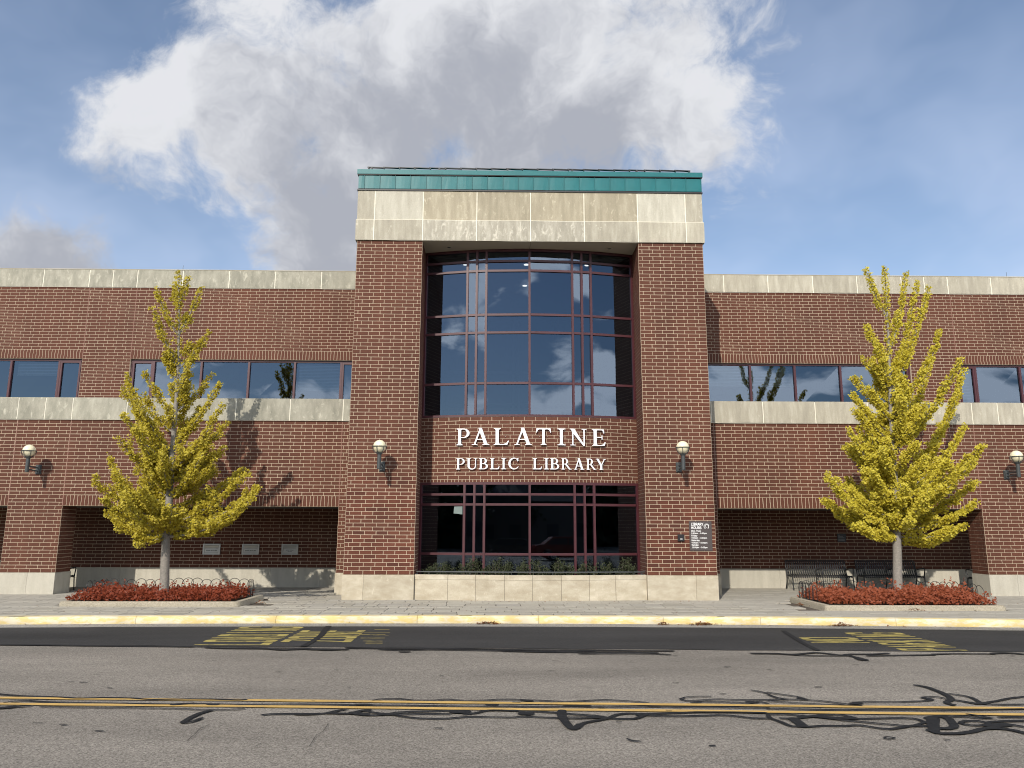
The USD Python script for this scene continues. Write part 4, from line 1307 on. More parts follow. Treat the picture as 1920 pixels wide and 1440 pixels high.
HS = thing('hours_sign', 'dark brown rectangular sign headed LIBRARY HOURS on the right tower pier', 'sign', (9.355, -.02, .634))
m = MB(); m.box(9.057, 9.652, -.035, -.010, .634, 1.395); part(HS, 'sign_panel', m, 'sign_brown')
TX = 9.057
top = 1.395
for txt, ty, hh, bd in (('LIBRARY', 310, .068, True), ('HOURS', 447, .066, True), ('Mon-Thurs', 552, .040, True), ('9:00am - 9:00pm', 640, .036, True), ('Friday', 735, .040, True), ('9:00am - 6:00pm', 822, .036, True),
                        ('Saturday', 918, .040, True), ('9:00am - 5:00pm', 1008, .036, True), ('Sunday', 1100, .040, True), ('12:00pm - 5:00pm', 1190, .036, True)):
    zz = top - (ty - 140) / 1150 * .761
    xx = TX + .045
    m = MB(); m.add(*wall_text(xx, zz, -.0355, txt, hh, bold=bd))
    vv = np.vstack(m.v); wd = vv[:, 0].max() - vv[:, 0].min()
    want = {'LIBRARY': .325, 'HOURS': .27, 'Mon-Thurs': .26, 'Friday': .155, 'Saturday': .215, 'Sunday': .18}.get(txt, .41)
    m.v = [np.c_[(q[:, 0] - xx) * want / wd + xx, q[:, 1], q[:, 2]] for q in m.v]
    part(HS, 'text_line', m, 'white_print')
m = MB()                                       # swirl emblem of radiating strokes
cx, cz = 9.057 + (825 - 130) / 900 * .60, top - (345 - 140) / 1150 * .761
pts = []
for a in np.linspace(-200, 150, 40):
    r = .028 + .030 * (a + 200) / 350
    pts.append((cx + r * math.cos(math.radians(-a + 90)), -.0365, cz + r * math.sin(math.radians(-a + 90))))
m.tube(pts, np.linspace(.004, .009, 40), 5)
for a in np.linspace(-40, 160, 11):
    t = math.radians(a + 70)
    r0 = .058; r1 = .075 + .006 * (a > 60)
    m.tube([(cx + r0 * math.cos(t), -.0365, cz + r0 * math.sin(t)), (cx + r1 * math.cos(t), -.0365, cz + r1 * math.sin(t))], .006, 4)
part(HS, 'emblem', m, 'white_print')

IC = thing('intercom_box', 'small square black box beside the hours sign on the right tower pier', 'intercom', (8.83, -.02, .877))
m = MB(); m.box(8.744, 8.913, -.055, -.009, .877, 1.053); m.box(8.752, 8.905, -.062, -.055, .885, 1.045); part(IC, 'housing', m, 'black_metal')
m = MB(); m.box(8.80, 8.86, -.0645, -.062, .925, .94); part(IC, 'label_strip', m, 'white_print')

PQ = thing('wall_plaque', 'small dark plaque above the benches in the right arcade', 'plaque', (14.94, 4.18, .802))
m = MB(); m.box(14.806, 15.078, 4.165, 4.19, .802, 1.051); part(PQ, 'plate', m, 'black_metal')
m = MB()
for i, wdt in enumerate((.05, .15, .19, .21, .20)):
    z = 1.015 - i * .043
    m.box(14.83, 14.83 + wdt, 4.162, 4.165, z - .008, z + .004)
part(PQ, 'printed_lines', m, 'steel_dark')

first = None
for x0, x1, lines, lab in ((-5.225, -4.685, ['BOOK RETURN'], 'steel book return hatch nearest the ginkgo trunk'),
                           (-4.01, -3.472, ['BOOK RETURN'], 'middle steel book return hatch of the three in the left arcade'),
                           (-2.776, -2.257, ['AUDIO VISUAL', 'RETURN'], 'book return hatch with two printed lines nearest the tower')):
    B = thing('book_return', lab, 'book return', ((x0 + x1) / 2, 4.17, .355), group='book returns in the left arcade wall')
    w = x1 - x0
    m = MB(); z0, z1 = .355, .685
    for q in ((x0, x0 + .05, z0, z1), (x1 - .05, x1, z0, z1), (x0 + .05, x1 - .05, z1 - .04, z1), (x0 + .05, x1 - .05, z0, z0 + .045)):
        m.box(q[0], q[1], 4.150, 4.192, q[2], q[3])
    part(B, 'trim_frame', m, 'steel')
    m = MB(); m.box(x0 + .05, x1 - .05, 4.168, 4.19, z0 + .045, z1 - .04); part(B, 'face_plate', m, 'steel')
    m = MB(); m.obox((x0 + .06, 4.166, z0 + .205), (w - .12, 0, 0), (0, -.03, .075), (0, .02, .008)); part(B, 'flap', m, 'steel')
    m = MB(); m.box(x0 + .06, x1 - .06, 4.161, 4.168, z0 + .195, z0 + .203); m.box(x0 + .06, x1 - .06, 4.162, 4.168, z0 + .05, z0 + .058); part(B, 'hinge_line', m, 'steel_dark')
    m = MB()
    for i, t in enumerate(lines):
        hh = .034 if len(lines) == 1 else .024
        v, f = wall_text(0, 0, 4.1675, t, hh, bold=True)
        wd = v[:, 0].max()
        v[:, 0] = v[:, 0] - wd / 2 + (x0 + x1) / 2
        v[:, 2] += z0 + .11 - i * .042 + (.02 if len(lines) > 1 else 0)
        m.add(v, f)
    part(B, 'printed_text', m, 'black_print')

p0, p1 = bow(2.79, BR0 - .015)[0], bow(3.03, BR0 - .015)[0]
m = MB(); nn = bow(2.9)[2]
A, B_ = p0, p1
m.add([A + [0, 0, 1.59], B_ + [0, 0, 1.565], B_ + [0, 0, 1.785], A + [0.01, 0, 1.775]], [(0, 1, 2, 3)])
m.add([A + [0, .003, 1.59], B_ + [0, .003, 1.565], B_ + [0, .003, 1.785], A + [0.01, .003, 1.775]], [(3, 2, 1, 0)])
solo('paper_notice', m, 'paper', 'pale paper notice taped inside the dark ground floor window', 'notice')

# ------------------------------------------------------------------ wall lamps
def wall_lamp(loc, label):
    """loc: foot of the wall plate on the wall. Globe in a cage on a bracket."""
    x, y, z = loc
    T = thing('wall_lamp', label, 'wall lamp', loc, group='globe lamps on the brick piers')
    gx, gy, gz = x, y - .55, z + .48
    m = MB(); m.box(x - .075, x + .075, y - .035, y - .004, z - .13, z + .13); m.box(x - .055, x + .055, y - .07, y - .035, z - .10, z + .10); part(T, 'wall_plate', m, 'lamp_grey')
    m = MB()
    for dz in (-.045, .045):
        m.tube([(x, y - .06, z + dz), (x, gy + .03, z + dz + .012)], .02, 8)
    part(T, 'arm', m, 'lamp_grey', smooth=40)
    m = MB(); m.tube([(gx, gy, z - .11), (gx, gy, z - .105), (gx, gy, z + .28)], [.045, .052, .052], 14); part(T, 'stem', m, 'lamp_grey', smooth=40)
    s = trimesh.creation.icosphere(3, .165); s.apply_translation((gx, gy, gz)); part(T, 'globe', MB().tm(s), 'globe', smooth=True)
    m = MB()
    a = np.linspace(0, 2 * np.pi, 33)
    m.tube(np.c_[gx + .185 * np.cos(a), gy + .185 * np.sin(a), np.full(33, gz - .005)], .010, 6, caps=False)
    for t in np.arange(6) * np.pi / 3 + .26:
        b = np.linspace(0, np.pi / 2 * .93, 9)
        r = .185 * np.cos(b)
        m.tube(np.c_[gx + r * math.cos(t), gy + r * math.sin(t), gz - .005 - .195 * np.sin(b)], .009, 5)
    m.tube([(gx, gy, gz - .215), (gx, gy, gz - .20), (gx, gy, gz - .165)], [.052, .075, .085], 14)
    part(T, 'cage', m, 'lamp_grey', smooth=50)
    return T


L0 = wall_lamp((.915, -.005, 3.285 - .48), 'globe wall lamp on the tower pier left of the big letters')
dup(L0, (8.84, -.005, 3.295 - .48), 0, 'globe wall lamp on the tower pier above the hours sign')
dup(L0, (-9.017, L_Y - .005, 3.27 - .48), 0, 'globe wall lamp on the arcade pier left of the left ginkgo')
dup(L0, (18.68, L_Y - .005, 3.24 - .48), 0, 'globe wall lamp on the arcade pier right of the right ginkgo')

# ------------------------------------------------------------------ benches
def bench(loc, label):
    x, y, z = loc
    T = thing('strap_bench', label, 'bench', loc, group='black metal strap benches in the arcade')
    ln_ = 1.86
    # side profile of a strap: front edge, seat, curve up, back (y towards the wall positive)
    prof = [(-.30, .37), (-.305, .41), (-.28, .432), (-.15, .425), (.02, .415), (.10, .425), (.15, .47), (.19, .58), (.235, .74), (.265, .83), (.285, .855)]
    n = 27
    for i in range(n):
        sx = x - ln_ / 2 + .05 + i * (ln_ - .1) / (n - 1)
        m = MB()
        P = np.array([(sx, y + a, z + b) for a, b in prof])
        V = []
        for q in P:
            V += [q + [-.0155, 0, 0], q + [.0155, 0, 0]]
        Fq = [(2 * k, 2 * k + 1, 2 * k + 3, 2 * k + 2) for k in range(len(P) - 1)]
        m.add(V, Fq)
        V2 = [np.asarray(v) + [0, .004, -.006] for v in V]
        m.add(V2, [f[::-1] for f in Fq])
        part(T, 'slat', m, 'black_metal')
    for dx in (-ln_ / 2 - .0, 0.0, ln_ / 2 + .0):
        m = MB()
        sx = x + dx
        m.tube([(sx, y - .33, z), (sx, y - .29, z + .25), (sx, y - .27, z + .41)], .019, 8)
        m.tube([(sx, y + .30, z), (sx, y + .20, z + .25), (sx, y + .16, z + .42), (sx, y + .22, z + .62), (sx, y + .275, z + .85)], .019, 8)
        m.tube([(sx, y - .28, z + .40), (sx, y + .15, z + .40)], .016, 8)
        if dx:
            m.tube([(sx, y - .27, z + .41), (sx, y - .31, z + .55), (sx, y - .325, z + .62), (sx, y - .29, z + .655), (sx, y - .1, z + .64), (sx, y + .1, z + .60), (sx, y + .20, z + .58)], .017, 8)
        else:
            m.tube([(sx, y - .27, z + .41), (sx, y - .27, z + .60), (sx, y - .22, z + .64), (sx, y - .08, z + .62), (sx, y + .19, z + .58)], .017, 8)
        part(T, 'side_frame' if dx else 'middle_frame', m, 'black_metal', smooth=50)
    m = MB()
    for yy, zz in ((-.30, .40), (.285, .855), (.12, .42)):
        m.tube([(x - ln_ / 2, y + yy, z + zz), (x + ln_ / 2, y + yy, z + zz)], .017, 8)
    part(T, 'rail', m, 'black_metal', smooth=50)
    return T


B0 = bench((13.92, 3.65, Z_WALK), 'black strap bench farther from the right ginkgo trunk, end nearest the tower')
dup(B0, (16.12, 3.65, Z_WALK), 0, 'black strap bench behind the right ginkgo trunk')
dup(B0, (float(at_y(140, 1090, 2.95)[0]) - .95, 2.66, Z_WALK), 180, 'black bench mostly hidden behind the left arcade pier, one arm showing')
dup(B0, (float(at_y(1813, 1090, 2.95)[0]) + .95, 2.66, Z_WALK), 180, 'black bench mostly hidden behind the right arcade pier, one arm showing')

# ------------------------------------------------------------------ planters, hoops, red ground cover
def leaf_quads(P, D, N_, size, wid=.8):
    """Folded fan leaves: base P, axis D, normal N_ (all n x 3)."""
    D = D / np.maximum(np.linalg.norm(D, axis=1, keepdims=True), 1e-9)
    S = np.cross(D, N_); S /= np.maximum(np.linalg.norm(S, axis=1, keepdims=True), 1e-9)
    N2 = np.cross(S, D)
    s = size[:, None]
    b = P
    l = P + D * s * .75 - S * s * wid * .55 + N2 * s * .12
    t = P + D * s * .95
    r = P + D * s * .75 + S * s * wid * .55 + N2 * s * .12
    V = np.stack([b, l, t, r], 1).reshape(-1, 3)
    n = len(P)
    i = np.arange(n) * 4
    F_ = np.vstack([np.c_[i, i + 2, i + 1], np.c_[i, i + 3, i + 2]])
    return V, F_


def planter(a, b, c, d, label):
    T = thing('planter_kerb', label, 'planter kerb', ((a + b) / 2, (c + d) / 2, Z_WALK))
    w, h = .17, .105
    o = sbox(a, c, b, d).buffer(-.12).buffer(.12, quad_segs=4)
    i_ = sbox(a + w, c + w, b - w, d - w)
    m = MB(); m.flat(o.difference(i_), Z_WALK - .05, .05 + h - .03)
    m.flat(o.buffer(-.02).difference(i_.buffer(.012)), Z_WALK + h - .03, .03)
    part(T, 'kerb_ring', m, 'kerb_concrete')
    m = MB(); m.flat(i_.buffer(.01), Z_WALK + h - .05); part(T, 'soil', m, 'earth')
    return T


planter(*PLANTERS[0], 'pale concrete kerb round the bed under the left ginkgo')
planter(*PLANTERS[1], 'pale concrete kerb round the bed under the right ginkgo')


def hoops(pts, label):
    T = thing('hoop_edging', label, 'garden edging', (*pts[0], Z_WALK))
    P = np.array(pts, float)
    t = np.r_[0, np.cumsum(np.linalg.norm(np.diff(P, axis=0), axis=1))]
    s = 0.0
    hr = random.Random(int(abs(P[0][0]) * 100))
    while s + .30 < t[-1]:
        q = [np.array([np.interp(v, t, P[:, 0]), np.interp(v, t, P[:, 1])]) for v in (s, s + .30)]
        m = MB()
        b = np.linspace(0, np.pi, 13)
        hgt = .52 + hr.uniform(-.03, .02)
        lean = hr.uniform(-.03, .03)
        c = (q[0] + q[1]) / 2; hv = (q[1] - q[0]) / 2
        pts3 = [(q[0][0], q[0][1], Z_WALK + .05)] + [(c[0] - hv[0] * math.cos(k), c[1] - hv[1] * math.cos(k) + lean * math.sin(k), Z_WALK + hgt - .15 + .15 * math.sin(k)) for k in b] + [(q[1][0], q[1][1], Z_WALK + .05)]
        m.tube(pts3, .0075, 5)
        part(T, 'hoop', m, 'black_metal')
        s += .24
    return T


hoops([(-5.95, -1.2), (-6.05, .02), (-2.3, .05), (-2.25, -.6)], 'black wire hoop edging round the left flower bed')
hoops([(11.7, -1.6), (11.75, -.25), (15.55, -.25), (15.6, -1.9)], 'black wire hoop edging round the right flower bed')


def red_bed(name, x0, x1, y0, y1, seed, label, n_st, hmax, look):
    r = np.random.default_rng(seed)
    V, F_, nn = [], [], 0
    st = np.c_[r.uniform(x0, x1, n_st), r.uniform(y0, y1, n_st)]
    mound = meshkit.fbm(np.c_[st * 1.6, np.full(n_st, seed * 1.0)], 3, seed)
    edge = np.minimum(np.minimum(st[:, 0] - x0, x1 - st[:, 0]), np.minimum(st[:, 1] - y0, y1 - st[:, 1]))
    H = (hmax * (.45 + .9 * mound) * np.clip(edge / .22 + .35, 0, 1)) * r.uniform(.6, 1.1, n_st)
    tall = r.random(n_st) < .04
    H[tall] *= 1.6
    P, D, N_, S = [], [], [], []
    for (x, y), h in zip(st, H):
        lean = r.normal(0, .22, 2)
        k = max(3, int(h / .034))
        for j in range(k):
            f = (j + .6) / k
            base = np.array([x + lean[0] * h * f, y + lean[1] * h * f, Z_WALK + .10 + h * f])
            az = r.uniform(0, 2 * np.pi)
            dv = np.array([math.cos(az), math.sin(az), r.uniform(.0, .9)])
            P.append(base); D.append(dv); N_.append([-.3 + r.normal(0, .55), -.9 + r.normal(0, .55), .8 + r.normal(0, .4)]); S.append(r.uniform(.045, .095))
    V, F_ = leaf_quads(np.array(P), np.array(D), np.array(N_), np.array(S), .62)
    solo(name, (V, F_), look, label, 'ground cover', kind='stuff')


red_bed('red_ground_cover', -6.18, -2.3, -1.66, .06, 3, 'low dark red autumn ground cover round the left ginkgo', 1500, .27, 'red_leaf')
red_bed('red_ground_cover', 11.75, 15.62, -2.3, -.24, 4, 'low orange red autumn ground cover round the right ginkgo', 1750, .31, 'orange_leaf')

# small shrubs in the bay planter
def shrub(x, y, z, w, h, seed, label, n):
    r = np.random.default_rng(seed)
    T = thing('planter_shrub', label, 'shrub', (x, y, z), group='dark green shrubs in the bay planter')
    m = MB(); tips = []
    for i in range(max(6, int(w * 22))):
        a = r.uniform(-.5, .5)
        tip = np.array([x + a * w, y + r.uniform(-.16, .22), z + h * r.uniform(.55, 1.0) * (1 - .5 * (2 * a) ** 2)])
        base = np.array([x + a * w * .75, y + r.uniform(-.05, .1), z - .02])
        m.tube([base, (base + tip) / 2 + r.normal(0, .02, 3), tip], [.005, .004, .002], 4, caps=False)
        tips.append((base, tip))
    part(T, 'stem', m, 'twig')
    P, D, N_, S = [], [], [], []
    for i in range(n):
        b, t = tips[r.integers(len(tips))]
        f = r.uniform(.1, 1.05)
        P.append(b + (t - b) * f + r.normal(0, .035, 3)); D.append(r.normal(0, 1, 3) + [0, -.3, .5]); N_.append(r.normal(0, .6, 3) + [0, -.4, 1]); S.append(r.uniform(.03, .055))
    V, F_ = leaf_quads(np.array(P), np.array(D), np.array(N_), np.array(S), .6)
    p = part(T, 'foliage', (V - ORIGIN[T], F_), 'green_leaf')


for i, (a, b, h, lab) in enumerate(((2.05, 3.0, .24, 'low dark green shrub at the left end of the bay planter'), (3.0, 3.7, .36, 'dark green shrub below the left pair of mullions in the bay planter'),
                                    (3.65, 4.4, .36, 'dark green shrub left of the centre mullion in the bay planter'), (4.5, 5.35, .38, 'tallest dark green shrub at the centre of the bay planter'),
                                    (5.3, 6.05, .34, 'dark green shrub right of the centre mullion in the bay planter'), (6.1, 6.65, .30, 'dark green shrub below the right mullions in the bay planter'),
                                    (6.72, 7.02, .36, 'narrow dark green shrub between gaps near the right end of the bay planter'), (7.1, 7.7, .38, 'dark green shrub at the right end of the bay planter'))):
    shrub((a + b) / 2, .20, -.05, b - a, h + .09, 30 + i, lab, int(1500 * (b - a)))

# dry leaves blown against the kerb
def pile(x, y, z, w, d, n, seed, label):
    r = np.random.default_rng(seed)
    P = np.c_[x + r.normal(0, w / 2.6, n), y + r.normal(0, d / 2.6, n), np.full(n, z)]
    P[:, 2] += .012 + .045 * np.exp(-((P[:, 0] - x) / w * 2.2) ** 2) * r.random(n)
    D = np.c_[r.normal(0, 1, (n, 2)), r.normal(0, .25, n)]
    V, F_ = leaf_quads(P, D, np.c_[r.normal(0, .4, (n, 2)), np.ones(n)], r.uniform(.03, .06, n), .7)
    solo('leaf_pile', (V, F_), 'dry_leaf', label, 'fallen leaves', kind='stuff')


for i, (px, py, w, n, lab) in enumerate(((915, 1167, .38, 120, 'brown leaf pile against the yellow kerb below the bay planter'), (1241, 1168, .22, 45, 'smallest brown leaf pile against the kerb right of the bay'),
                                         (1316, 1168, .38, 130, 'brown leaf pile against the kerb below the hours sign'), (1585, 1174, .36, 110, 'brown leaf pile against the kerb below the right flower bed'))):
    q = at_z(px, py + 3, Z_ROAD)
    pile(q[0], float(kerb_y(q[0])) - .07, Z_ROAD + .005, w, .10, n, 70 + i, lab)
q = at_z(470, 1131, Z_WALK); pile(q[0] + .25, q[1] - .1, Z_WALK, .22, .16, 35, 90, 'few dry leaves at the right corner of the left planter kerb')
q = at_z(1715, 1146, Z_WALK); pile(q[0], q[1], Z_WALK, .35, .05, 45, 91, 'dry leaves along the front of the right planter kerb')
q = at_z(1510, 1136, Z_WALK); pile(q[0] - .1, q[1], Z_WALK, .12, .25, 40, 92, 'dry leaves along the left side of the right planter kerb')

# single leaves and specks lying about
def scattered(name, look, label, cat, spots, seed, s0, s1, z):
    r = np.random.default_rng(seed)
    P = np.array(spots, float)
    n = len(P)
    V, F_ = leaf_quads(np.c_[P, np.full(n, z)], np.c_[r.normal(0, 1, (n, 2)), r.normal(0, .12, n)], np.c_[r.normal(0, .25, (n, 2)), np.ones(n)], r.uniform(s0, s1, n), .8)
    V[:, 2] = np.maximum(V[:, 2], z - .004)
    solo(name, (V, F_), look, label, cat, kind='stuff')


sr = np.random.default_rng(77)
sp = [(x, float(kerb_y(x)) - abs(sr.normal(0, .10)) - .02) for x in sr.uniform(-9, 19, 60)]
scattered('gutter_leaves', 'dry_leaf', 'scattered dry leaves in the gutter below the yellow kerb', 'fallen leaves', sp, 78, .03, .055, Z_ROAD + .016)
sp = [(x, y) for x, y in zip(sr.uniform(-9, 19, 150), sr.uniform(-3.3, -.3, 150)) if not blocked(x, x, y, y)] + [(x, -.30 - abs(sr.normal(0, .08))) for x in sr.uniform(3, 9.7, 40)]
scattered('pavement_leaves', 'dry_leaf', 'scattered dry leaves on the paved sidewalk', 'fallen leaves', sp, 79, .025, .05, Z_WALK + .004)
sk = []
for x, y in zip(sr.uniform(-4, 14, 46), sr.uniform(-13.4, -7.6, 46)):
    a = sr.uniform(-.2, .2)
    l = sr.uniform(.02, .09)
    sk.append(LineString([(x, y), (x + l, y + l * a)]).buffer(sr.uniform(.008, .018), quad_segs=3))
m = MB(); m.flat(unary_union(sk), Z_ROAD + .005)
part(road, 'tar_speck', m, 'tar')
m = MB()
for x0, x1, dz in ((15.9, 16.45, .0), (16.6, 17.0, .0), (3.2, 3.4, .0), (-6.2, -5.95, 0), (8.7, 8.8, 0)):
    for k in range(5):
        x = x0 + (x1 - x0) * k / 4
        yk = float(kerb_y(x)) + .06
        m.obox((x, yk, Z_WALK - .0125), (.05, .0, 0), (.03, .05, 0), (0, 0, .0015))
part(kerb, 'tyre_scuff', m, 'tar')

# ------------------------------------------------------------------ ginkgo trees
def ginkgo(label, trunk_px, Y, tips, leafmat, seed, density, extra):
    """trunk_px: pixels where the trunk was seen; tips: pixels of branch ends, measured at the tree's own distance."""
    r = np.random.default_rng(seed)
    tp = np.array([at_y(x, y, Y) for x, y in trunk_px])
    base = tp[0].copy(); base[2] = Z_WALK + .05; tp[0] = base
    T = thing('ginkgo_tree', label, 'tree', tuple(base))
    zs = tp[:, 2]
    H = zs[-1] - zs[0]
    zz = np.linspace(zs[0], zs[-1], 40)
    TP = np.c_[np.interp(zz, zs, tp[:, 0]), np.interp(zz, zs, tp[:, 1]), zz]
    TP[2:-2, 0] += np.convolve(r.normal(0, .012, 40), np.ones(5) / 5, 'same')[2:-2]
    rad = np.interp(zz, [zs[0], zs[0] + .25, zs[0] + 2.0, zs[0] + 5, zs[-1]], [.15, .112, .095, .045, .008])
    m = MB(); m.tube(TP, rad, 12); part(T, 'trunk', m, 'bark', smooth=60)
    twigs = []           # (points)
    branches = []
    mid_x = lambda z: np.interp(z, zs, tp[:, 0])
    for x, y in tips:
        p = at_y(x, y, Y)
        dx = p[0] - mid_x(min(p[2], zs[-1]))
        side = r.choice([-1, 1])
        p = at_y(x, y, Y + side * abs(dx) * r.uniform(.1, .75) + r.normal(0, .06))
        dx = p[0] - mid_x(min(p[2], zs[-1]))
        hd = math.hypot(dx, p[1] - Y)
        f = (p[2] - zs[0]) / H
        rise = hd * np.interp(f, [0.2, .35, .6, .85, 1.0], [.15, .55, 1.0, 1.7, 2.6])
        z0 = max(zs[0] + 1.55, min(p[2] - rise, zs[-1] - .5))
        branches.append((z0, p))
    lowest = min(p[2] for _, p in branches)
    for i in range(extra):
        z0 = zs[0] + 1.65 + (H - 4.2) * r.random() ** 1.2
        f = (z0 - zs[0]) / H
        az = r.uniform(0, 2 * np.pi)
        R = np.interp(f, [.18, .35, .55, .8], [1.7, 1.5, .75, .25]) * r.uniform(.45, 1.0)
        rise = R * np.interp(f, [.2, .4, .7, .9], [.45, .85, 1.6, 2.4])
        branches.append((z0, np.array([mid_x(z0) + R * math.cos(az) * .82, Y + R * math.sin(az) * 1.0, z0 + rise])))
    lm = MB()
    for z0, p in branches:
        s = np.array([mid_x(z0), Y, z0])
        d = p - s
        L_ = np.linalg.norm(d)
        bend = np.array([0, 0, -.10 * L_])
        t = np.linspace(0, 1, 9)[:, None]
        B = s + d * t + bend * np.sin(np.pi * t) * .9 + np.c_[np.cumsum(r.normal(0, .012, (9, 3)), axis=0)] * t
        lm.tube(B, np.linspace(.010 + .011 * min(L_, 2.2), .004, 9), 6, caps=False)
        twigs.append((B, 1.0))
        # short side shoots
        for k in range(int(2 + L_ * 3.4)):
            f = r.uniform(.25, .95)
            q = np.array([np.interp(f, t[:, 0], B[:, c]) for c in range(3)])
            dv = d / L_ + r.normal(0, .55, 3) + [0, 0, .25]
            dv /= np.linalg.norm(dv)
            l2 = r.uniform(.16, .60) * (1.15 - f * .7) * np.interp((q[2] - zs[0]) / H, [.3, .6, 1.0], [1.0, .7, .42])
            C = q + dv * np.linspace(0, l2, 4)[:, None] + np.array([0, 0, .06]) * (np.linspace(0, 1, 4)[:, None] ** 2)
            lm.tube(C, np.linspace(.005, .0025, 4), 4, caps=False)
            twigs.append((C, .8))
    for k in range(2):
        twigs.append((TP[int(40 * (.72 + .14 * k)):], .7))
    part(T, 'limbs', lm, 'bark', smooth=60)
    P, D, N_, S = [], [], [], []
    for B, wgt in twigs:
        seg = np.linalg.norm(np.diff(B, axis=0), axis=1)
        L_ = seg.sum(); cum = np.r_[0, np.cumsum(seg)]
        fz = (B[len(B) // 2][2] - zs[0]) / H
        n = int(L_ * density * wgt * np.interp(fz, [.2, .45, .8, 1], [1.15, 1.0, .72, .62]))
        # leaves sit in whorls on spurs
        for k in range(n // 4 + 1):
            s0 = r.uniform(.10 if wgt == 1.0 else 0, 1.0) * L_
            q = np.array([np.interp(s0, cum, B[:, c]) for c in range(3)])
            ax = B[-1] - B[0]; ax /= np.linalg.norm(ax)
            spread = .015 + .038 * r.random() + .02 * (1 - s0 / L_)
            out = r.normal(0, 1, 3); out -= ax * (out @ ax); out /= np.linalg.norm(out)
            c0 = q + out * spread
            for j in range(r.integers(3, 6)):
                dv = out * .8 + r.normal(0, .6, 3) + [0, 0, .1]
                P.append(c0 + r.normal(0, .018, 3)); D.append(dv); N_.append(r.normal(0, .75, 3) + [-.3, -.7, .7]); S.append(r.uniform(.030, .058))
    V, F_ = leaf_quads(np.array(P), np.array(D), np.array(N_), np.array(S), 1.15)
    part(T, 'crown', (V - ORIGIN[T], F_), leafmat)
    return len(P)


ginkgo('slender golden ginkgo on the left, in front of the book returns', [(308, 1108), (312, 1005), (318, 930), (322, 850), (330, 760), (335, 650), (336, 560), (333, 508)], -.95,
       [(174, 901), (189, 937), (198, 854), (214, 820), (230, 777), (227, 724), (235, 700), (266, 700), (283, 579), (292, 538), (195, 962), (251, 1010), (485, 908), (471, 880), (478, 930), (457, 877),
        (428, 788), (421, 760), (414, 717), (400, 700), (390, 618), (375, 542), (354, 524), (319, 533), (460, 951), (436, 975), (421, 834), (300, 660), (360, 640), (270, 740), (250, 800), (400, 870), (260, 880), (380, 930), (280, 950), (345, 960)],
       'ginkgo_left', 21, 360, 44)
ginkgo('fuller bright yellow ginkgo on the right, in front of the benches', [(1683, 1108), (1681, 1000), (1676, 880), (1670, 760), (1665, 620), (1659, 501)], -1.25,
       [(1623, 507), (1700, 507), (1720, 530), (1737, 540), (1755, 616), (1623, 612), (1745, 674), (1616, 670), (1600, 706), (1595, 735), (1808, 690), (1800, 727), (1804, 674), (1607, 770), (1590, 806), (1812, 796),
        (1584, 835), (1844, 832), (1834, 867), (1542, 893), (1539, 938), (1836, 903), (1539, 942), (1833, 942), (1565, 965), (1804, 984), (1636, 997), (1778, 1003), (1600, 985), (1640, 640), (1700, 640), (1720, 760), (1640, 800),
        (1760, 860), (1620, 880), (1740, 930), (1660, 940), (1700, 980), (1590, 920), (1790, 900)],
       'ginkgo_right', 22, 420, 64)

# ------------------------------------------------------------------ across the street, seen only as reflections in the glass
def house(x, y, w, d, h, rise, label):
    T = thing('house', label, 'house', (x, y, -.9))
    m = MB(); m.box(x - w / 2, x + w / 2, y - d / 2, y + d / 2, -.9, h); part(T, 'wall', m, 'house_wall')
    m = MB(); e = .5
    V = [(x - w / 2 - e, y - d / 2 - e, h), (x + w / 2 + e, y - d / 2 - e, h), (x + w / 2 + e, y + d / 2 + e, h), (x - w / 2 - e, y + d / 2 + e, h), (x - w / 2 + w * .2, y, h + rise), (x + w / 2 - w * .2, y, h + rise)]
    m.add(V, [(0, 1, 5, 4), (2, 3, 4, 5)]); m.f += [np.array([(1, 2, 5), (3, 0, 4), (0, 3, 2), (0, 2, 1)])]
    part(T, 'roof', m, 'house_roof')
    for i in range(int(w / 2.6)):
        for z in (.4, 3.2):
            if z + 1.4 < h:
                m = MB(); xx = x - w / 2 + 1.2 + i * 2.6; m.box(xx, xx + 1.1, y + d / 2, y + d / 2 + .05, z, z + 1.3); part(T, 'window', m, 'dark_trim')


plain('house_wall', (.10, .085, .07), rough=.9)
plain('house_roof', (.035, .033, .033), rough=.9)
house(-15.5, -52, 15, 9, 5.2, 3.2, 'dark roofed house across the street, reflected in the upper left windows')
house(19, -54, 17, 9, 4.6, 2.6, 'low house across the street, reflected in the right windows')
house(2, -57, 14, 8, 4.0, 2.4, 'low house across the street, reflected behind the ground floor glass')


def far_tree(x, y, h, w, seed, label):
    r = np.random.default_rng(seed)
    T = thing('background_tree', label, 'tree', (x, y, -.9), group='trees across the street')
    m = MB(); m.tube([(x, y, -.9), (x, y, h * .5), (x, y, h * .9)], [.22, .15, .04], 8); part(T, 'trunk', m, 'bark')
    n = 2600
    c = r.normal(0, 1, (40, 3)); c /= np.linalg.norm(c, axis=1, keepdims=True)
    c = c * r.uniform(.35, 1.0, (40, 1)) * [w / 2, w / 2, h * .38] + [x, y, h * .56]
    P = c[r.integers(0, 40, n)] + r.normal(0, w * .085, (n, 3))
    V, F_ = leaf_quads(P, r.normal(0, 1, (n, 3)), r.normal(0, 1, (n, 3)), r.uniform(.25, .45, n), .8)
    part(T, 'crown', (V - ORIGIN[T], F_), 'far_leaf')


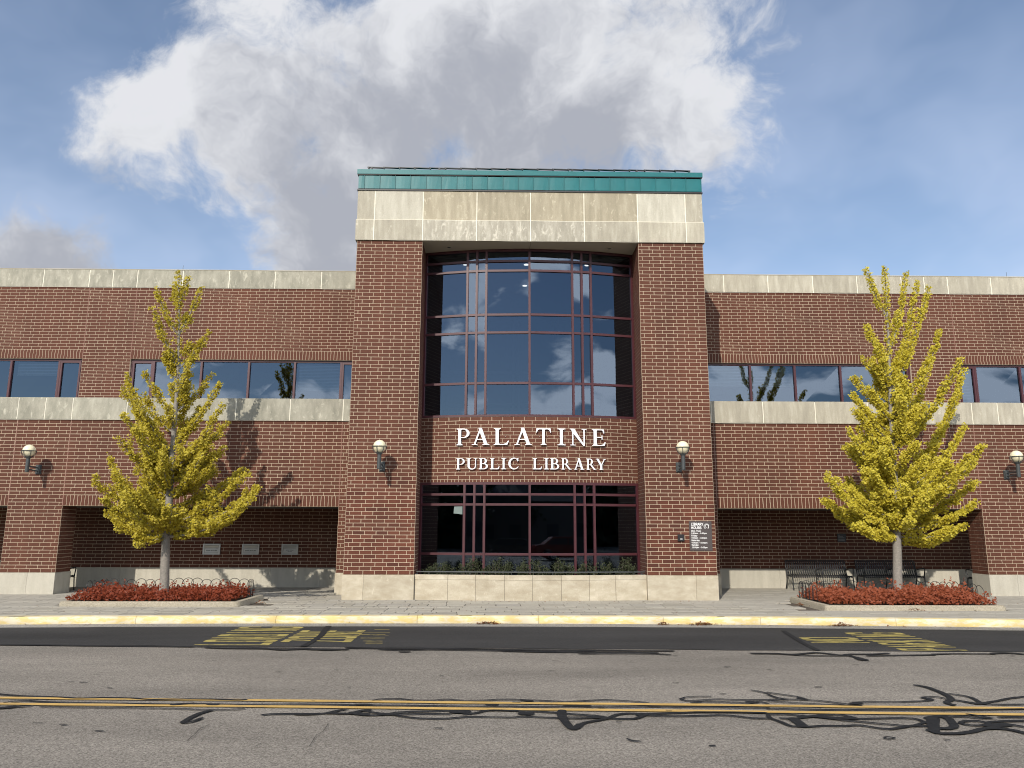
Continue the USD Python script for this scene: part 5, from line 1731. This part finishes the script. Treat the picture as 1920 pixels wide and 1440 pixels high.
for i, (x, y, h, w) in enumerate(((-27, -47, 7.5, 6), (-5.5, -49, 6.4, 5.5), (5, -48, 5.6, 6.5), (10.5, -50, 6.5, 6), (29, -48, 8, 6.5), (-36, -50, 9, 7), (37, -50, 8, 7))):
    far_tree(x, y, h, w, 300 + i, ('dark tree across the street beyond the left window row', 'dark tree across the street facing the left book return', 'low broad dark tree across the street facing the hours sign', 'dark tree across the street left of the right ginkgo', 'tall dark tree across the street beyond the right lamp', 'tallest dark tree across the street, far left', 'dark tree across the street, far right')[i])


def tree_line():
    r = np.random.default_rng(8)
    n = 36000
    x = r.uniform(-75, 85, n)
    top = 6.2 + 2.4 * meshkit.fbm(np.c_[x * .16, np.zeros(n), np.zeros(n)], 3, 4)
    z = -.9 + (top + .9) * r.random(n)
    P = np.c_[x, -60 + r.normal(0, 1.2, n), z]
    V, F_ = leaf_quads(P, r.normal(0, 1, (n, 3)), r.normal(0, .5, (n, 3)) + [0, 1, 0], r.uniform(.9, 1.4, n), .9)
    solo('tree_line', (V, F_), 'far_leaf', 'dark line of trees far across the street', 'trees', kind='stuff')


tree_line()


def parked_car(x, y, length, height, paint, label, suv):
    T = thing('parked_car', label, 'car', (x, y, Z_ROAD), group='cars parked across the street')
    L_, H_ = length, height
    k = .62 if suv else .66
    body = Polygon([(-L_ / 2, .35), (-L_ / 2 + .05, .75), (-L_ / 2 + .12, .95), (-L_ / 2 + .5, 1.0), (L_ / 2 - 1.15, .98), (L_ / 2 - .2, .80), (L_ / 2, .62), (L_ / 2, .30), (-L_ / 2 + .2, .25)]).buffer(.04)
    cab = Polygon([(-L_ / 2 + (.12 if suv else .55), .95), (-L_ / 2 + (.35 if suv else 1.25), H_), (L_ * .08, H_ + .02), (L_ * .14, H_ - .05), (L_ / 2 - 1.2, .95)]).buffer(.03)
    def ext(p, w):
        e = trimesh.creation.extrude_polygon(p, w, engine='earcut')
        v = np.array(e.vertices)
        return np.c_[v[:, 0] + x, v[:, 2] - w / 2 + y, v[:, 1] + Z_ROAD], np.array(e.faces)[:, ::-1]
    for q in (-L_ / 2 + .85, L_ / 2 - .9):
        body = body.difference(Point(q, .33).buffer(.40))
    m = MB(); m.add(*ext(body, 1.82)); part(T, 'body', m, paint)
    m = MB(); m.add(*ext(cab, 1.5)); part(T, 'cabin', m, paint)
    win = cab.buffer(-.10).difference(sbox(-.05, 0, .05, 3))
    for g in getattr(win, 'geoms', [win]):
        m = MB(); m.add(*ext(g, 1.53)); part(T, 'side_window', m, 'dark_trim')
    for q in (-L_ / 2 + .85, L_ / 2 - .9):
        for s in (-1, 1):
            c = trimesh.creation.cylinder(.33, .2, sections=20); c.apply_transform(trimesh.transformations.rotation_matrix(np.pi / 2, [1, 0, 0])); c.apply_translation((x + q, y + s * .82, Z_ROAD + .33))
            w = part(T, 'wheel', MB().tm(c), 'black_metal')
            c = trimesh.creation.cylinder(.20, .21, sections=16); c.apply_transform(trimesh.transformations.rotation_matrix(np.pi / 2, [1, 0, 0])); c.apply_translation((x + q, y + s * .82, Z_ROAD + .33))
            part(w, 'rim', MB().tm(c), 'steel')


plain('paint_black', (.012, .012, .014), rough=.15, spec=.8)
plain('paint_grey', (.06, .065, .07), rough=.2, spec=.8)
plain('paint_red', (.10, .01, .008), rough=.2, spec=.8)
parked_car(1.6, -30.5, 4.7, 1.40, 'paint_black', 'dark saloon car parked across the street, reflected in the lower window', False)
parked_car(6.8, -30.5, 4.6, 1.68, 'paint_grey', 'grey tall car parked across the street, reflected in the lower window', True)
parked_car(12.2, -30.5, 4.5, 1.50, 'paint_red', 'red car parked across the street, reflected in the lower window', False)
